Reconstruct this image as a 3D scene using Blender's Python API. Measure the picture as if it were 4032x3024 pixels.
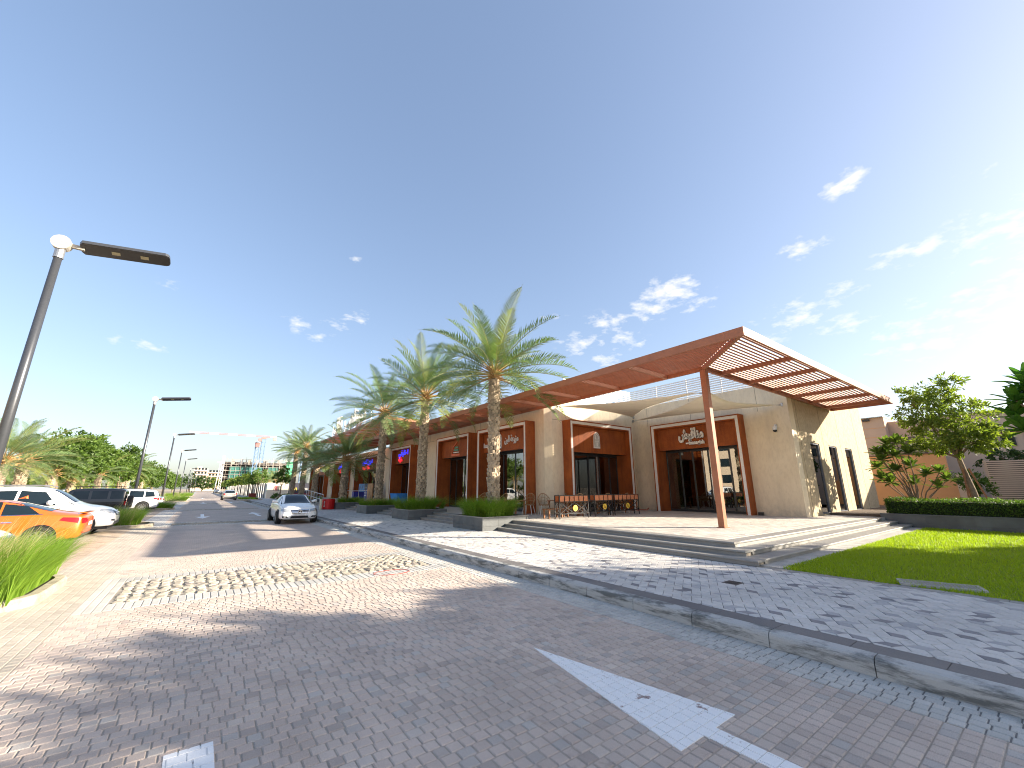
import bpy, bmesh, math, random
import numpy as np
from mathutils import Vector, Matrix
from mathutils.bvhtree import BVHTree

for _o in list(bpy.data.objects):
    bpy.data.objects.remove(_o)
SC = bpy.context.scene
COL = SC.collection
rnd = random.Random(7)
R = math.radians

# ---------------------------------------------------------------- camera
CAM_H = 1.6
F_PX, CX, CY = 1596.0, 2016.0, 1512.0            # focal length and centre in pixels of the 4032 px photograph
cam_right = Vector((0.80196, -0.59737, -0.00253))
cam_down = Vector((0.14659, 0.20091, -0.96858))
cam_fwd = Vector((0.57911, 0.77639, 0.24869))
cd = bpy.data.cameras.new('camera')
cd.sensor_fit = 'HORIZONTAL'
cd.sensor_width = 36.0
cd.lens = 36.0 * F_PX / 4032.0
cd.clip_start = 0.05
cd.clip_end = 9000.0
CAM = bpy.data.objects.new('camera', cd)
COL.objects.link(CAM)
_m = Matrix((cam_right, -cam_down, -cam_fwd)).transposed().to_4x4()
_m.translation = Vector((0, 0, CAM_H))
CAM.matrix_world = _m
SC.camera = CAM


def px_dir(u, v):
    d = cam_right * (u - CX) + cam_down * (v - CY) + cam_fwd * F_PX
    return d.normalized()


def to_px(p):
    q = Vector(p) - Vector((0, 0, CAM_H))
    z = q.dot(cam_fwd)
    if z < 0.05:
        return None
    return q.dot(cam_right) / z * F_PX + CX, q.dot(cam_down) / z * F_PX + CY


def in_view(p, m=0):
    q = to_px(p)
    return q is not None and -m < q[0] < 4032 + m and -m < q[1] < 3024 + m


# ---------------------------------------------------------------- sun, sky, exposure
SUN_ELEV, SUN_ROT = R(20.3), R(131.8)
sun_vec = Vector((math.sin(SUN_ROT) * math.cos(SUN_ELEV), math.cos(SUN_ROT) * math.cos(SUN_ELEV), math.sin(SUN_ELEV)))
sl = bpy.data.lights.new('sun', 'SUN')
sl.energy = 2.0
sl.angle = R(0.53)
sl.color = (1.0, 0.89, 0.73)
so = bpy.data.objects.new('sun', sl)
COL.objects.link(so)
so.rotation_euler = sun_vec.to_track_quat('Z', 'Y').to_euler()

W = bpy.data.worlds.new('World')
SC.world = W
W.use_nodes = True
wn, wl = W.node_tree.nodes, W.node_tree.links
for n in list(wn):
    wn.remove(n)
w_out = wn.new('ShaderNodeOutputWorld')
w_bg = wn.new('ShaderNodeBackground')
SKY_STRENGTH = 0.15
w_bg.inputs['Strength'].default_value = SKY_STRENGTH
sky = wn.new('ShaderNodeTexSky')
sky.sky_type = 'NISHITA'
sky.sun_disc = False
sky.sun_elevation = SUN_ELEV
sky.sun_rotation = SUN_ROT
sky.altitude = 0
sky.air_density = 1.0
sky.dust_density = 1.7
sky.ozone_density = 1.4
w_tc = wn.new('ShaderNodeTexCoord')
# small fair-weather clouds: patches in fixed sky directions, broken up by noise
w_map = wn.new('ShaderNodeMapping')
w_map.inputs['Scale'].default_value = (1, 1, 2.2)
wl.new(w_tc.outputs['Generated'], w_map.inputs['Vector'])
w_n1 = wn.new('ShaderNodeTexNoise')
w_n1.inputs['Scale'].default_value = 30
w_n1.inputs['Detail'].default_value = 9
w_n1.inputs['Roughness'].default_value = 0.57
wl.new(w_map.outputs[0], w_n1.inputs['Vector'])
CLOUDS = [(2640, 1150, .060, 1.0), (2540, 1225, .042, .9), (2395, 1268, .045, .9), (2290, 1350, .05, .75), (2470, 1335, .04, .8),
          (2740, 1200, .035, .75), (3140, 985, .036, .95), (3340, 715, .036, .9), (3130, 1250, .06, .7), (3300, 1275, .04, .75),
          (3320, 1130, .035, .7), (3650, 985, .04, .75), (3520, 1020, .035, .6), (3950, 880, .06, .8), (3800, 1240, .10, .6),
          (1180, 1275, .035, .62), (1330, 1275, .035, .6), (1250, 1330, .03, .6), (1410, 1250, .03, .6), (550, 1350, .035, .55),
          (2400, 1410, .035, .7), (1400, 1020, .012, .6), (3880, 670, .03, .5), (2180, 1240, .03, .6), (3640, 1330, .08, .6),
          (4250, 1000, .10, .7), (4500, 1300, .12, .6), (690, 1120, .02, .45), (3000, 1350, .04, .5), (-300, 1300, .05, .5)]
acc = None
for (u, v, rad, amp) in CLOUDS:
    d = px_dir(u, v)
    dist = wn.new('ShaderNodeVectorMath')
    dist.operation = 'DISTANCE'
    wl.new(w_map.outputs[0], dist.inputs[0])
    dist.inputs[1].default_value = (d.x, d.y, d.z * 2.2)
    mr = wn.new('ShaderNodeMapRange')
    mr.interpolation_type = 'SMOOTHSTEP'
    mr.inputs['From Min'].default_value = rad * 1.9
    mr.inputs['From Max'].default_value = 0.0
    mr.inputs['To Min'].default_value = 0.0
    mr.inputs['To Max'].default_value = amp
    wl.new(dist.outputs['Value'], mr.inputs['Value'])
    if acc is None:
        acc = mr.outputs[0]
    else:
        mx = wn.new('ShaderNodeMath')
        mx.operation = 'MAXIMUM'
        wl.new(acc, mx.inputs[0])
        wl.new(mr.outputs[0], mx.inputs[1])
        acc = mx.outputs[0]
w_add = wn.new('ShaderNodeMath')
w_add.operation = 'MULTIPLY_ADD'
w_add.inputs[1].default_value = 1.15
wl.new(acc, w_add.inputs[0])
w_nn = wn.new('ShaderNodeMath')
w_nn.operation = 'MULTIPLY_ADD'
w_nn.inputs[1].default_value = 3.3
w_nn.inputs[2].default_value = -2.12
wl.new(w_n1.outputs['Fac'], w_nn.inputs[0])
wl.new(w_nn.outputs[0], w_add.inputs[2])
w_cl = wn.new('ShaderNodeClamp')
wl.new(w_add.outputs[0], w_cl.inputs['Value'])
w_cf = wn.new('ShaderNodeMath')
w_cf.operation = 'MULTIPLY'
w_cf.inputs[1].default_value = 0.95
w_gate = wn.new('ShaderNodeMapRange')
w_gate.inputs['From Min'].default_value = 0.03
w_gate.inputs['From Max'].default_value = 0.25
wl.new(acc, w_gate.inputs['Value'])
w_gm = wn.new('ShaderNodeMath')
w_gm.operation = 'MULTIPLY'
wl.new(w_cl.outputs[0], w_gm.inputs[0])
wl.new(w_gate.outputs[0], w_gm.inputs[1])
wl.new(w_gm.outputs[0], w_cf.inputs[0])
w_mix = wn.new('ShaderNodeMix')
w_mix.data_type = 'RGBA'
w_hsv = wn.new('ShaderNodeHueSaturation')
w_hsv.inputs['Saturation'].default_value = 1.08
w_tint = wn.new('ShaderNodeMix')
w_tint.data_type = 'RGBA'
w_tint.blend_type = 'MULTIPLY'
w_tint.inputs[0].default_value = 1.0
w_tint.inputs[7].default_value = (0.95, 0.955, 1.03, 1)
w_hsv.inputs['Value'].default_value = 0.36
w_gam = wn.new('ShaderNodeGamma')          # the photograph's tone curve holds the bright horizon down
w_gam.inputs['Gamma'].default_value = 0.69
wl.new(sky.outputs[0], w_gam.inputs['Color'])
wl.new(w_gam.outputs[0], w_tint.inputs[6])
wl.new(w_tint.outputs[2], w_hsv.inputs['Color'])
wl.new(w_cf.outputs[0], w_mix.inputs['Factor'])
wl.new(w_hsv.outputs[0], w_mix.inputs[6])
w_mix.inputs[7].default_value = (1.05, 1.04, 1.02, 1)
wl.new(w_mix.outputs[2], w_bg.inputs['Color'])
wl.new(w_bg.outputs[0], w_out.inputs['Surface'])

vs = SC.view_settings
vs.view_transform = 'Standard'
vs.look = 'None'
vs.exposure = 2.90
vs.gamma = 1.0
vs.use_curve_mapping = False
SC.cycles.filter_width = 1.05
SC.cycles.max_bounces = 9
SC.cycles.diffuse_bounces = 6
SC.cycles.transparent_max_bounces = 12

# ---------------------------------------------------------------- helpers
def tag(o, label=None, cat=None, group=None, kind=None):
    if label: o['label'] = label
    if cat: o['category'] = cat
    if group: o['group'] = group
    if kind: o['kind'] = kind
    return o


def empty(name, loc, label, cat, group=None, rz=0.0):
    o = bpy.data.objects.new(name, None)
    COL.objects.link(o)
    o.empty_display_size = 0.2
    o.location = loc
    o.rotation_euler = (0, 0, rz)
    return tag(o, label, cat, group)


def link(name, me, mat=None, parent=None, loc=None, smooth=False):
    if mat is not None and not me.materials:
        me.materials.append(mat)
    if smooth:
        me.polygons.foreach_set('use_smooth', [True] * len(me.polygons))
    o = bpy.data.objects.new(name, me)
    COL.objects.link(o)
    if parent is not None:
        o.parent = parent
    if loc is not None:
        o.location = loc
    return o


def copy_tree(o, parent=None):
    c = o.copy()
    COL.objects.link(c)
    c.parent = parent
    for ch in list(o.children):
        copy_tree(ch, c)
    return c


class MB:
    """collects simple solids and links them as one mesh object"""
    def __init__(s):
        s.v, s.f, s.mi = [], [], []
        s.m = 0

    def add(s, vs_, fs_):
        b = len(s.v)
        s.v += [tuple(v) for v in vs_]
        for f in fs_:
            s.f.append([b + i for i in f])
            s.mi.append(s.m)
        return s

    def box(s, x0, y0, z0, x1, y1, z1):
        if x0 > x1: x0, x1 = x1, x0
        if y0 > y1: y0, y1 = y1, y0
        if z0 > z1: z0, z1 = z1, z0
        return s.add([(x0, y0, z0), (x1, y0, z0), (x1, y1, z0), (x0, y1, z0), (x0, y0, z1), (x1, y0, z1), (x1, y1, z1), (x0, y1, z1)],
                     [(0, 3, 2, 1), (4, 5, 6, 7), (0, 1, 5, 4), (1, 2, 6, 5), (2, 3, 7, 6), (3, 0, 4, 7)])

    def prism(s, poly, z0, z1, ch=0.0):
        """vertical prism over a counter-clockwise polygon, its top edge chamfered by ch"""
        n = len(poly)
        vs_ = [(x, y, z0) for x, y in poly]
        fs_ = [tuple(range(n - 1, -1, -1))]
        if ch > 0:
            ins = inset(poly, ch)
            vs_ += [(x, y, z1 - ch) for x, y in poly] + [(x, y, z1) for x, y in ins]
            for k in (0, n):
                for i in range(n):
                    j = (i + 1) % n
                    fs_.append((k + i, k + j, k + n + j, k + n + i))
            fs_.append(tuple(range(2 * n, 3 * n)))
        else:
            vs_ += [(x, y, z1) for x, y in poly]
            for i in range(n):
                j = (i + 1) % n
                fs_.append((i, j, n + j, n + i))
            fs_.append(tuple(range(n, 2 * n)))
        return s.add(vs_, fs_)

    def beam(s, p0, p1, w, h, up=(0, 0, 1)):
        p0, p1 = Vector(p0), Vector(p1)
        d = (p1 - p0).normalized()
        up = Vector(up)
        if abs(d.dot(up)) > 0.98:
            up = Vector((1, 0, 0))
        a = d.cross(up).normalized() * (w / 2)
        b = a.cross(d).normalized() * (h / 2)
        vs_ = [p + x * a + y * b for p in (p0, p1) for x, y in ((-1, -1), (1, -1), (1, 1), (-1, 1))]
        return s.add(vs_, [(0, 1, 2, 3), (7, 6, 5, 4), (4, 5, 1, 0), (5, 6, 2, 1), (6, 7, 3, 2), (7, 4, 0, 3)])

    def tube(s, pts, rad, n=8, cap=True):
        pts = [Vector(p) for p in pts]
        if not isinstance(rad, (list, tuple)):
            rad = [rad] * len(pts)
        vs_, fs_ = [], []
        a = None
        for i, p in enumerate(pts):
            d = (pts[min(i + 1, len(pts) - 1)] - pts[max(i - 1, 0)]).normalized()
            if a is None:
                a = d.cross(Vector((0.13, 0.31, 1)) if abs(d.z) < 0.95 else Vector((1, 0.1, 0))).normalized()
            else:
                a = (a - d * a.dot(d)).normalized()
            b = d.cross(a)
            for k in range(n):
                t = 2 * math.pi * k / n
                vs_.append(p + (a * math.cos(t) + b * math.sin(t)) * rad[i])
        for i in range(len(pts) - 1):
            for k in range(n):
                j = (k + 1) % n
                fs_.append((i * n + k, i * n + j, (i + 1) * n + j, (i + 1) * n + k))
        if cap:
            fs_.append(tuple(range(n - 1, -1, -1)))
            fs_.append(tuple(range((len(pts) - 1) * n, len(pts) * n)))
        return s.add(vs_, fs_)

    def disc(s, c, axis, r, h, n=24):
        c, a = Vector(c), Vector(axis).normalized()
        return s.tube([c - a * h / 2, c + a * h / 2], r, n)

    def mesh(s, name, mats=None):
        me = bpy.data.meshes.new(name)
        me.from_pydata(s.v, [], s.f)
        if mats is not None:
            for m in (mats if isinstance(mats, (list, tuple)) else [mats]):
                me.materials.append(m)
            if isinstance(mats, (list, tuple)) and len(mats) > 1:
                me.polygons.foreach_set('material_index', s.mi)
        me.update()
        return me

    def build(s, name, mats, parent=None, loc=None, smooth=False):
        return link(name, s.mesh(name, mats), None, parent, loc, smooth)


def bx(name, mat, parent, *c):
    return MB().box(*c).build(name, mat, parent)


def np_mesh(name, verts, faces, mat=None):
    verts = np.asarray(verts, dtype=np.float32)
    faces = np.asarray(faces, dtype=np.int32)
    me = bpy.data.meshes.new(name)
    k = faces.shape[1]
    me.vertices.add(len(verts))
    me.vertices.foreach_set('co', verts.ravel())
    me.loops.add(faces.size)
    me.loops.foreach_set('vertex_index', faces.ravel())
    me.polygons.add(len(faces))
    me.polygons.foreach_set('loop_start', np.arange(0, faces.size, k, dtype=np.int32))
    try:
        me.polygons.foreach_set('loop_total', np.full(len(faces), k, dtype=np.int32))
    except Exception:
        pass
    me.update(calc_edges=True)
    me.validate()
    if mat is not None:
        me.materials.append(mat)
    return me


def inset(poly, d):
    n = len(poly)
    out = []
    for i in range(n):
        p0, p1, p2 = poly[i - 1], poly[i], poly[(i + 1) % n]
        e1 = (p1[0] - p0[0], p1[1] - p0[1]); e2 = (p2[0] - p1[0], p2[1] - p1[1])
        l1 = math.hypot(*e1) or 1; l2 = math.hypot(*e2) or 1
        n1 = (-e1[1] / l1, e1[0] / l1); n2 = (-e2[1] / l2, e2[0] / l2)
        k = 1 + n1[0] * n2[0] + n1[1] * n2[1]
        k = max(k, 0.35)
        out.append((p1[0] + (n1[0] + n2[0]) / k * d, p1[1] + (n1[1] + n2[1]) / k * d))
    return out


def clip_poly(poly, clip):
    """Sutherland-Hodgman, clip convex and counter-clockwise"""
    out = list(poly)
    for i in range(len(clip)):
        a, b = clip[i], clip[(i + 1) % len(clip)]
        inp, out = out, []
        def side(p):
            return (b[0] - a[0]) * (p[1] - a[1]) - (b[1] - a[1]) * (p[0] - a[0])
        for j in range(len(inp)):
            p, q = inp[j - 1], inp[j]
            sp, sq = side(p), side(q)
            if (sp >= 0) != (sq >= 0):
                t = sp / (sp - sq)
                out.append((p[0] + (q[0] - p[0]) * t, p[1] + (q[1] - p[1]) * t))
            if sq >= 0:
                out.append(q)
        if not out:
            return []
    return out


def area(poly):
    return 0.5 * sum(poly[i - 1][0] * poly[i][1] - poly[i][0] * poly[i - 1][1] for i in range(len(poly)))


def rect(x0, y0, x1, y1):
    return [(x0, y0), (x1, y0), (x1, y1), (x0, y1)]


# ---------------------------------------------------------------- materials
MATS = {}


def srgb(r, g, b):
    return tuple((c / 255 / 12.92) if c / 255 <= 0.04045 else ((c / 255 + 0.055) / 1.055) ** 2.4 for c in (r, g, b))


class NT:
    def __init__(s, name):
        s.m = bpy.data.materials.new(name)
        s.m.use_nodes = True
        s.n, s.l = s.m.node_tree.nodes, s.m.node_tree.links
        s.b = s.n['Principled BSDF']
        s.out = s.n['Material Output']
        s.geo = None

    def new(s, t, **kw):
        n = s.n.new(t)
        for k, v in kw.items():
            setattr(n, k, v)
        return n

    def pos(s):
        if s.geo is None:
            s.geo = s.new('ShaderNodeNewGeometry')
        return s.geo.outputs['Position']

    def noise(s, scale, detail=4, rough=0.55, vec=None, stretch=None):
        n = s.new('ShaderNodeTexNoise')
        n.inputs['Scale'].default_value = scale
        n.inputs['Detail'].default_value = detail
        n.inputs['Roughness'].default_value = rough
        v = vec or s.pos()
        if stretch:
            mp = s.new('ShaderNodeMapping')
            mp.inputs['Scale'].default_value = stretch
            s.l.new(v, mp.inputs['Vector'])
            v = mp.outputs[0]
        s.l.new(v, n.inputs['Vector'])
        return n.outputs['Fac']

    def rand(s):
        """a random number per loose piece and per object"""
        s.pos()
        oi = s.new('ShaderNodeObjectInfo')
        a = s.math('ADD', s.geo.outputs['Random Per Island'], oi.outputs['Random'])
        return s.math('FRACT', a)

    def math(s, op, a, b=None, c=None):
        n = s.new('ShaderNodeMath', operation=op)
        for i, x in enumerate((a, b, c)):
            if x is None: continue
            if isinstance(x, (int, float)): n.inputs[i].default_value = x
            else: s.l.new(x, n.inputs[i])
        return n.outputs[0]

    def remap(s, x, a, b, c=0.0, d=1.0):
        n = s.new('ShaderNodeMapRange')
        for k, v in zip(('From Min', 'From Max', 'To Min', 'To Max'), (a, b, c, d)):
            n.inputs[k].default_value = v
        s.l.new(x, n.inputs['Value'])
        return n.outputs[0]

    def mix(s, f, a, b, mode='MIX'):
        n = s.new('ShaderNodeMix', data_type='RGBA', blend_type=mode)
        for idx, x in ((0, f), (6, a), (7, b)):
            if isinstance(x, (int, float)): n.inputs[idx].default_value = x
            elif isinstance(x, tuple): n.inputs[idx].default_value = (x[0], x[1], x[2], 1)
            else: s.l.new(x, n.inputs[idx])
        return n.outputs[2]

    def ramp(s, x, stops):
        n = s.new('ShaderNodeValToRGB')
        e = n.color_ramp.elements
        while len(e) < len(stops): e.new(0.5)
        for i, (p, c) in enumerate(stops):
            e[i].position = p
            e[i].color = (c[0], c[1], c[2], 1)
        s.l.new(x, n.inputs[0])
        return n.outputs[0]

    def col(s, c):
        if isinstance(c, tuple): s.b.inputs['Base Color'].default_value = (c[0], c[1], c[2], 1)
        else: s.l.new(c, s.b.inputs['Base Color'])

    def setp(s, **kw):
        for k, v in kw.items():
            i = s.b.inputs[k.replace('_', ' ')]
            if isinstance(v, (int, float)): i.default_value = v
            elif isinstance(v, tuple): i.default_value = (v[0], v[1], v[2], 1)
            else: s.l.new(v, i)
        return s

    def bump(s, h, strength=0.3, dist=0.01):
        n = s.new('ShaderNodeBump')
        n.inputs['Strength'].default_value = strength
        n.inputs['Distance'].default_value = dist
        s.l.new(h, n.inputs['Height'])
        s.l.new(n.outputs[0], s.b.inputs['Normal'])
        return s


def scl(c, k):
    return (c[0] * k, c[1] * k, c[2] * k)


def surf(name, c, rough=0.7, var=0.18, scale=3.0, fine=0.12, fscale=90.0, bump=0.2, bdist=0.004, island=0.0, stretch=None, metal=0.0, spec=0.4):
    """painted, stone, render or timber surface: broad and fine mottling, piece to piece variation, fine relief"""
    t = NT(name)
    n1 = t.noise(scale, 5, stretch=stretch)
    n2 = t.noise(fscale, 3)
    f = t.math('MULTIPLY_ADD', t.remap(n1, .3, .7, -1, 1), var, 1.0)
    f = t.math('MULTIPLY', f, t.math('MULTIPLY_ADD', t.remap(n2, .3, .7, -1, 1), fine, 1.0))
    if island:
        f = t.math('MULTIPLY', f, t.math('MULTIPLY_ADD', t.math('SUBTRACT', t.rand(), 0.5), island * 2, 1.0))
    g = t.new('ShaderNodeCombineColor')
    for i in range(3): t.l.new(f, g.inputs[i])
    t.col(t.mix(1.0, tuple(c), g.outputs[0], 'MULTIPLY'))
    t.setp(Roughness=rough, Metallic=metal, Specular_IOR_Level=spec)
    if bump: t.bump(n2, bump, bdist)
    return t.m


def leafmat(name, c, c2, trans=0.35, rough=0.5):
    t = NT(name)
    k = t.mix(t.rand(), tuple(c), tuple(c2))
    t.col(k)
    t.setp(Roughness=rough, Specular_IOR_Level=0.35)
    tr = t.new('ShaderNodeBsdfTranslucent')
    t.l.new(t.mix(1.0, k, (1.5, 1.6, 0.7), 'MULTIPLY'), tr.inputs['Color'])
    ms = t.new('ShaderNodeMixShader')
    ms.inputs[0].default_value = trans
    t.l.new(t.b.outputs[0], ms.inputs[1])
    t.l.new(tr.outputs[0], ms.inputs[2])
    t.l.new(ms.outputs[0], t.out.inputs['Surface'])
    return t.m


def flat(name, c, rough=0.5, metal=0.0, spec=0.5, coat=0.0, emit=0.0):
    t = NT(name)
    n = t.noise(25, 3)
    f = t.remap(n, .3, .7, .93, 1.07)
    g = t.new('ShaderNodeCombineColor')
    for i in range(3): t.l.new(f, g.inputs[i])
    t.col(t.mix(1.0, tuple(c), g.outputs[0], 'MULTIPLY'))
    t.setp(Roughness=rough, Metallic=metal, Specular_IOR_Level=spec, Coat_Weight=coat, Coat_Roughness=0.04)
    if emit:
        t.setp(Emission_Color=tuple(c), Emission_Strength=emit)
    return t.m


M = {}
def sett_mat(name, stops, stain=True, fine=.22):
    t = NT(name)
    c = t.ramp(t.rand(), stops)
    n2 = t.noise(160, 3)
    n3 = t.noise(1.1, 5, .6)
    f = t.math('MULTIPLY', t.remap(n2, .28, .72, 1 - fine, 1 + fine), t.remap(n3, .3, .7, .86, 1.1))
    n4 = t.noise(2.6, 6, .7)                     # oil and dirt spots of their own shape
    f = t.math('MULTIPLY', f, t.remap(n4, .60, .72, 1.0, .66))
    g = t.new('ShaderNodeCombineColor')
    for i in range(3): t.l.new(f, g.inputs[i])
    t.col(t.mix(1.0, c, g.outputs[0], 'MULTIPLY'))
    t.setp(Roughness=0.8, Specular_IOR_Level=0.3)
    t.bump(n2, .5, .003)
    return t.m


ROAD_STOPS = [(0, (.46, .375, .315)), (.25, (.52, .425, .36)), (.5, (.49, .405, .345)), (.74, (.535, .445, .375)), (.8, (.45, .41, .37)), (.93, (.385, .32, .275)), (1, (.55, .465, .395))]
M['sett'] = sett_mat('road_sett', ROAD_STOPS)
M['sett_light'] = sett_mat('pale_sett', [(0, (.46, .44, .40)), (.5, (.52, .495, .45)), (1, (.42, .405, .37))])
M['sett_cream'] = sett_mat('cream_sett', [(0, (.40, .355, .295)), (.5, (.45, .40, .335)), (1, (.36, .32, .265))])
M['bay'] = sett_mat('bay_paver', [(0, (.38, .30, .22)), (.5, (.45, .365, .275)), (1, (.31, .24, .18))])
M['cobble'] = sett_mat('cobble_stone', [(0, (.33, .29, .225)), (.35, (.40, .355, .28)), (.7, (.44, .395, .325)), (.92, (.29, .25, .205)), (1, (.21, .18, .165))], fine=.3)
M['tile_white'] = sett_mat('white_paving', [(0, (.53, .505, .47)), (.5, (.60, .57, .53)), (1, (.56, .53, .49))], fine=.12)
M['tile_grey'] = sett_mat('grey_paving', [(0, (.41, .40, .39)), (.5, (.47, .45, .44)), (1, (.37, .36, .355))])
M['tile_dark'] = sett_mat('dark_paving', [(0, (.23, .22, .225)), (.5, (.29, .275, .275)), (1, (.19, .185, .19))])
M['strip'] = sett_mat('dark_edging', [(0, (.15, .14, .14)), (.5, (.20, .185, .175)), (1, (.17, .16, .155))])
M['plaza'] = sett_mat('plaza_tile', [(0, (.50, .455, .395)), (.5, (.56, .51, .45)), (1, (.45, .41, .36))], fine=.15)
M['granite'] = surf('grey_granite', (.27, .26, .24), .55, .12, 2, .2, 240, .15)
M['granite_dark'] = surf('dark_granite', (.115, .122, .122), .5, .2, 2.5, .2, 200, .15, island=.12)
M['joint'] = surf('joint_sand', (.36, .31, .25), .95, .15, 3, .3, 200, .3)
M['joint_dark'] = surf('joint_dark_sand', (.19, .18, .165), .95, .15, 3, .3, 200, .3)
M['joint_pale'] = surf('joint_sand_pale', (.42, .40, .36), .95, .15, 3, .3, 200, .3)
M['soil'] = surf('soil', (.12, .09, .065), .95, .3, 6, .4, 80, .6, .02)
M['sand'] = surf('sandy_ground', (.36, .30, .22), .95, .2, .2, .2, 8, .3, .02)
t = NT('stained_kerb_granite')          # granite kerb with black tyre stains on its face
n1 = t.noise(2.2, 6, .7, stretch=(1, .8, 5)); n2 = t.noise(220, 3)
k = t.mix(t.remap(n2, .3, .7), (.36, .365, .35), (.50, .49, .465))
t.col(t.mix(t.math('MULTIPLY', t.remap(n1, .46, .6), .85), k, (.075, .082, .078)))
t.setp(Roughness=.75); t.bump(n2, .35, .003)
M['kerb'] = t.m
M['cream_kerb'] = surf('cream_kerb', (.40, .345, .26), .85, .3, 5, .25, 60, .5, .01)
t = NT('white_road_paint')               # worn paint, the sett shows through in a few blots
n1 = t.noise(4.5, 8, .72); n2 = t.noise(140, 3)
k = t.mix(t.remap(n2, .3, .7), (.74, .74, .73), (.84, .84, .83))
t.col(t.mix(t.remap(n1, .60, .63), k, (.33, .26, .24)))
t.setp(Roughness=.7)
M['paint'] = t.m


def far_pave(name, c1, c2, cj, bw, rh, rotate=0.0, mortar=.012, ox=0.0):
    t = NT(name)
    br = t.new('ShaderNodeTexBrick')
    mp = t.new('ShaderNodeMapping')
    mp.inputs['Rotation'].default_value = (0, 0, rotate)
    mp.inputs['Location'].default_value = (ox, 0, 0)
    t.l.new(t.pos(), mp.inputs['Vector'])
    t.l.new(mp.outputs[0], br.inputs['Vector'])
    br.inputs['Color1'].default_value = (*c1, 1); br.inputs['Color2'].default_value = (*c2, 1); br.inputs['Mortar'].default_value = (*cj, 1)
    br.inputs['Scale'].default_value = 1.0
    br.inputs['Mortar Size'].default_value = mortar
    br.inputs['Brick Width'].default_value = bw; br.inputs['Row Height'].default_value = rh
    br.offset = 0.5
    n2 = t.noise(120, 3); n3 = t.noise(.9, 5, .6)
    f = t.math('MULTIPLY', t.remap(n2, .28, .72, .8, 1.2), t.remap(n3, .3, .7, .86, 1.1))
    g = t.new('ShaderNodeCombineColor')
    for i in range(3): t.l.new(f, g.inputs[i])
    t.col(t.mix(1.0, br.outputs['Color'], g.outputs[0], 'MULTIPLY'))
    t.setp(Roughness=.8, Specular_IOR_Level=.3)
    t.bump(t.math('MULTIPLY_ADD', br.outputs['Fac'], -1.0, t.math('MULTIPLY', n2, .3)), .6, .006)
    return t.m


M['road_far'] = far_pave('road_setts_far', (.47, .385, .325), (.525, .435, .365), (.42, .35, .295), .1, .1, 0, .008)
M['pale_far'] = far_pave('pale_setts_far', (.53, .51, .475), (.48, .46, .43), (.36, .34, .31), .1, .1, math.pi / 2, .008)
M['bay_far'] = far_pave('bay_pavers_far', (.50, .41, .32), (.40, .32, .25), (.27, .22, .17), .2, .1, 0, .012)
M['walk_far'] = far_pave('walk_tiles_far', (.58, .565, .545), (.40, .385, .375), (.36, .35, .335), .142, .123, math.pi / 2, .006)

t = NT('corten_steel')
n1 = t.noise(1.6, 6, .65); n2 = t.noise(45, 4, .6); n3 = t.noise(2.2, 5, .6, stretch=(3, 3, .35))
k = t.mix(t.remap(n1, .3, .7), (.24, .056, .012), (.40, .105, .021))
k = t.mix(t.math('MULTIPLY', t.remap(n3, .48, .72), .55), k, (.13, .034, .012))
f = t.remap(n2, .3, .7, .8, 1.2)
g = t.new('ShaderNodeCombineColor')
for i in range(3): t.l.new(f, g.inputs[i])
t.col(t.mix(1.0, k, g.outputs[0], 'MULTIPLY'))
t.setp(Roughness=.62, Specular_IOR_Level=.3); t.bump(n2, .12, .002)
M['rust'] = t.m
M['pergola'] = surf('brown_red_steel', (.37, .14, .07), .5, .1, 3, .08, 60, .05, island=.06)
t = NT('stucco')
n1 = t.noise(1.3, 6, .65); n2 = t.noise(70, 5, .6); n3 = t.noise(9, 6, .7, stretch=(1, 1, .45)); n4 = t.noise(1.0, 5, .6, stretch=(1.2, 1.2, .15))
k = t.mix(t.remap(n1, .3, .7), (.71, .60, .43), (.78, .67, .49))
k = t.mix(t.math('MULTIPLY', t.remap(n3, .46, .64), .30), k, (.52, .42, .29))
k = t.mix(t.math('MULTIPLY', t.remap(n4, .5, .72), .34), k, (.42, .36, .29))
sx_ = t.new('ShaderNodeSeparateXYZ'); t.l.new(t.pos(), sx_.inputs[0])          # rising damp: patches along the foot of the walls
damp = t.math('MULTIPLY', t.remap(t.math('ADD', sx_.outputs[2], t.math('MULTIPLY', t.noise(1.6, 4, .6), -1.2)), .35, -.05), t.remap(t.noise(5, 5, .65), .35, .6))
k = t.mix(t.math('MULTIPLY', damp, .45), k, (.34, .31, .25))
t.col(k); t.setp(Roughness=.9, Specular_IOR_Level=.2); t.bump(n2, .4, .006)
M['stucco'] = t.m
t = NT('mottled_stucco')  # own mottled finish, its base also darkened to offset direct sun
n1 = t.noise(1.3, 6, .65); n2 = t.noise(70, 5, .6); n3 = t.noise(7, 8, .75, stretch=(1, 1, .7)); n4 = t.noise(1.0, 5, .6, stretch=(1.2, 1.2, .15))
k = t.mix(t.remap(n1, .3, .7), (.50, .40, .26), (.56, .455, .30))
k = t.mix(t.math('MULTIPLY', t.remap(n3, .44, .62), .8), k, (.38, .295, .19))
k = t.mix(t.math('MULTIPLY', t.remap(n4, .5, .72), .34), k, (.34, .28, .21))
t.col(k); t.setp(Roughness=.9, Specular_IOR_Level=.2); t.bump(n3, .5, .012)
M['stucco_rough'] = t.m
M['white_led'] = flat('white_trim', (.74, .72, .68), .5)
M['white'] = flat('white_metal', (.70, .70, .69), .45)
M['black'] = flat('black_metal', (.012, .012, .014), .4)
M['dark_frame'] = flat('charcoal_frame', (.025, .027, .03), .35)
M['steel'] = flat('stainless_steel', (.55, .55, .56), .25, 1.0)
M['galv'] = flat('galvanised_steel', (.42, .42, .42), .4, .8)
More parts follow.
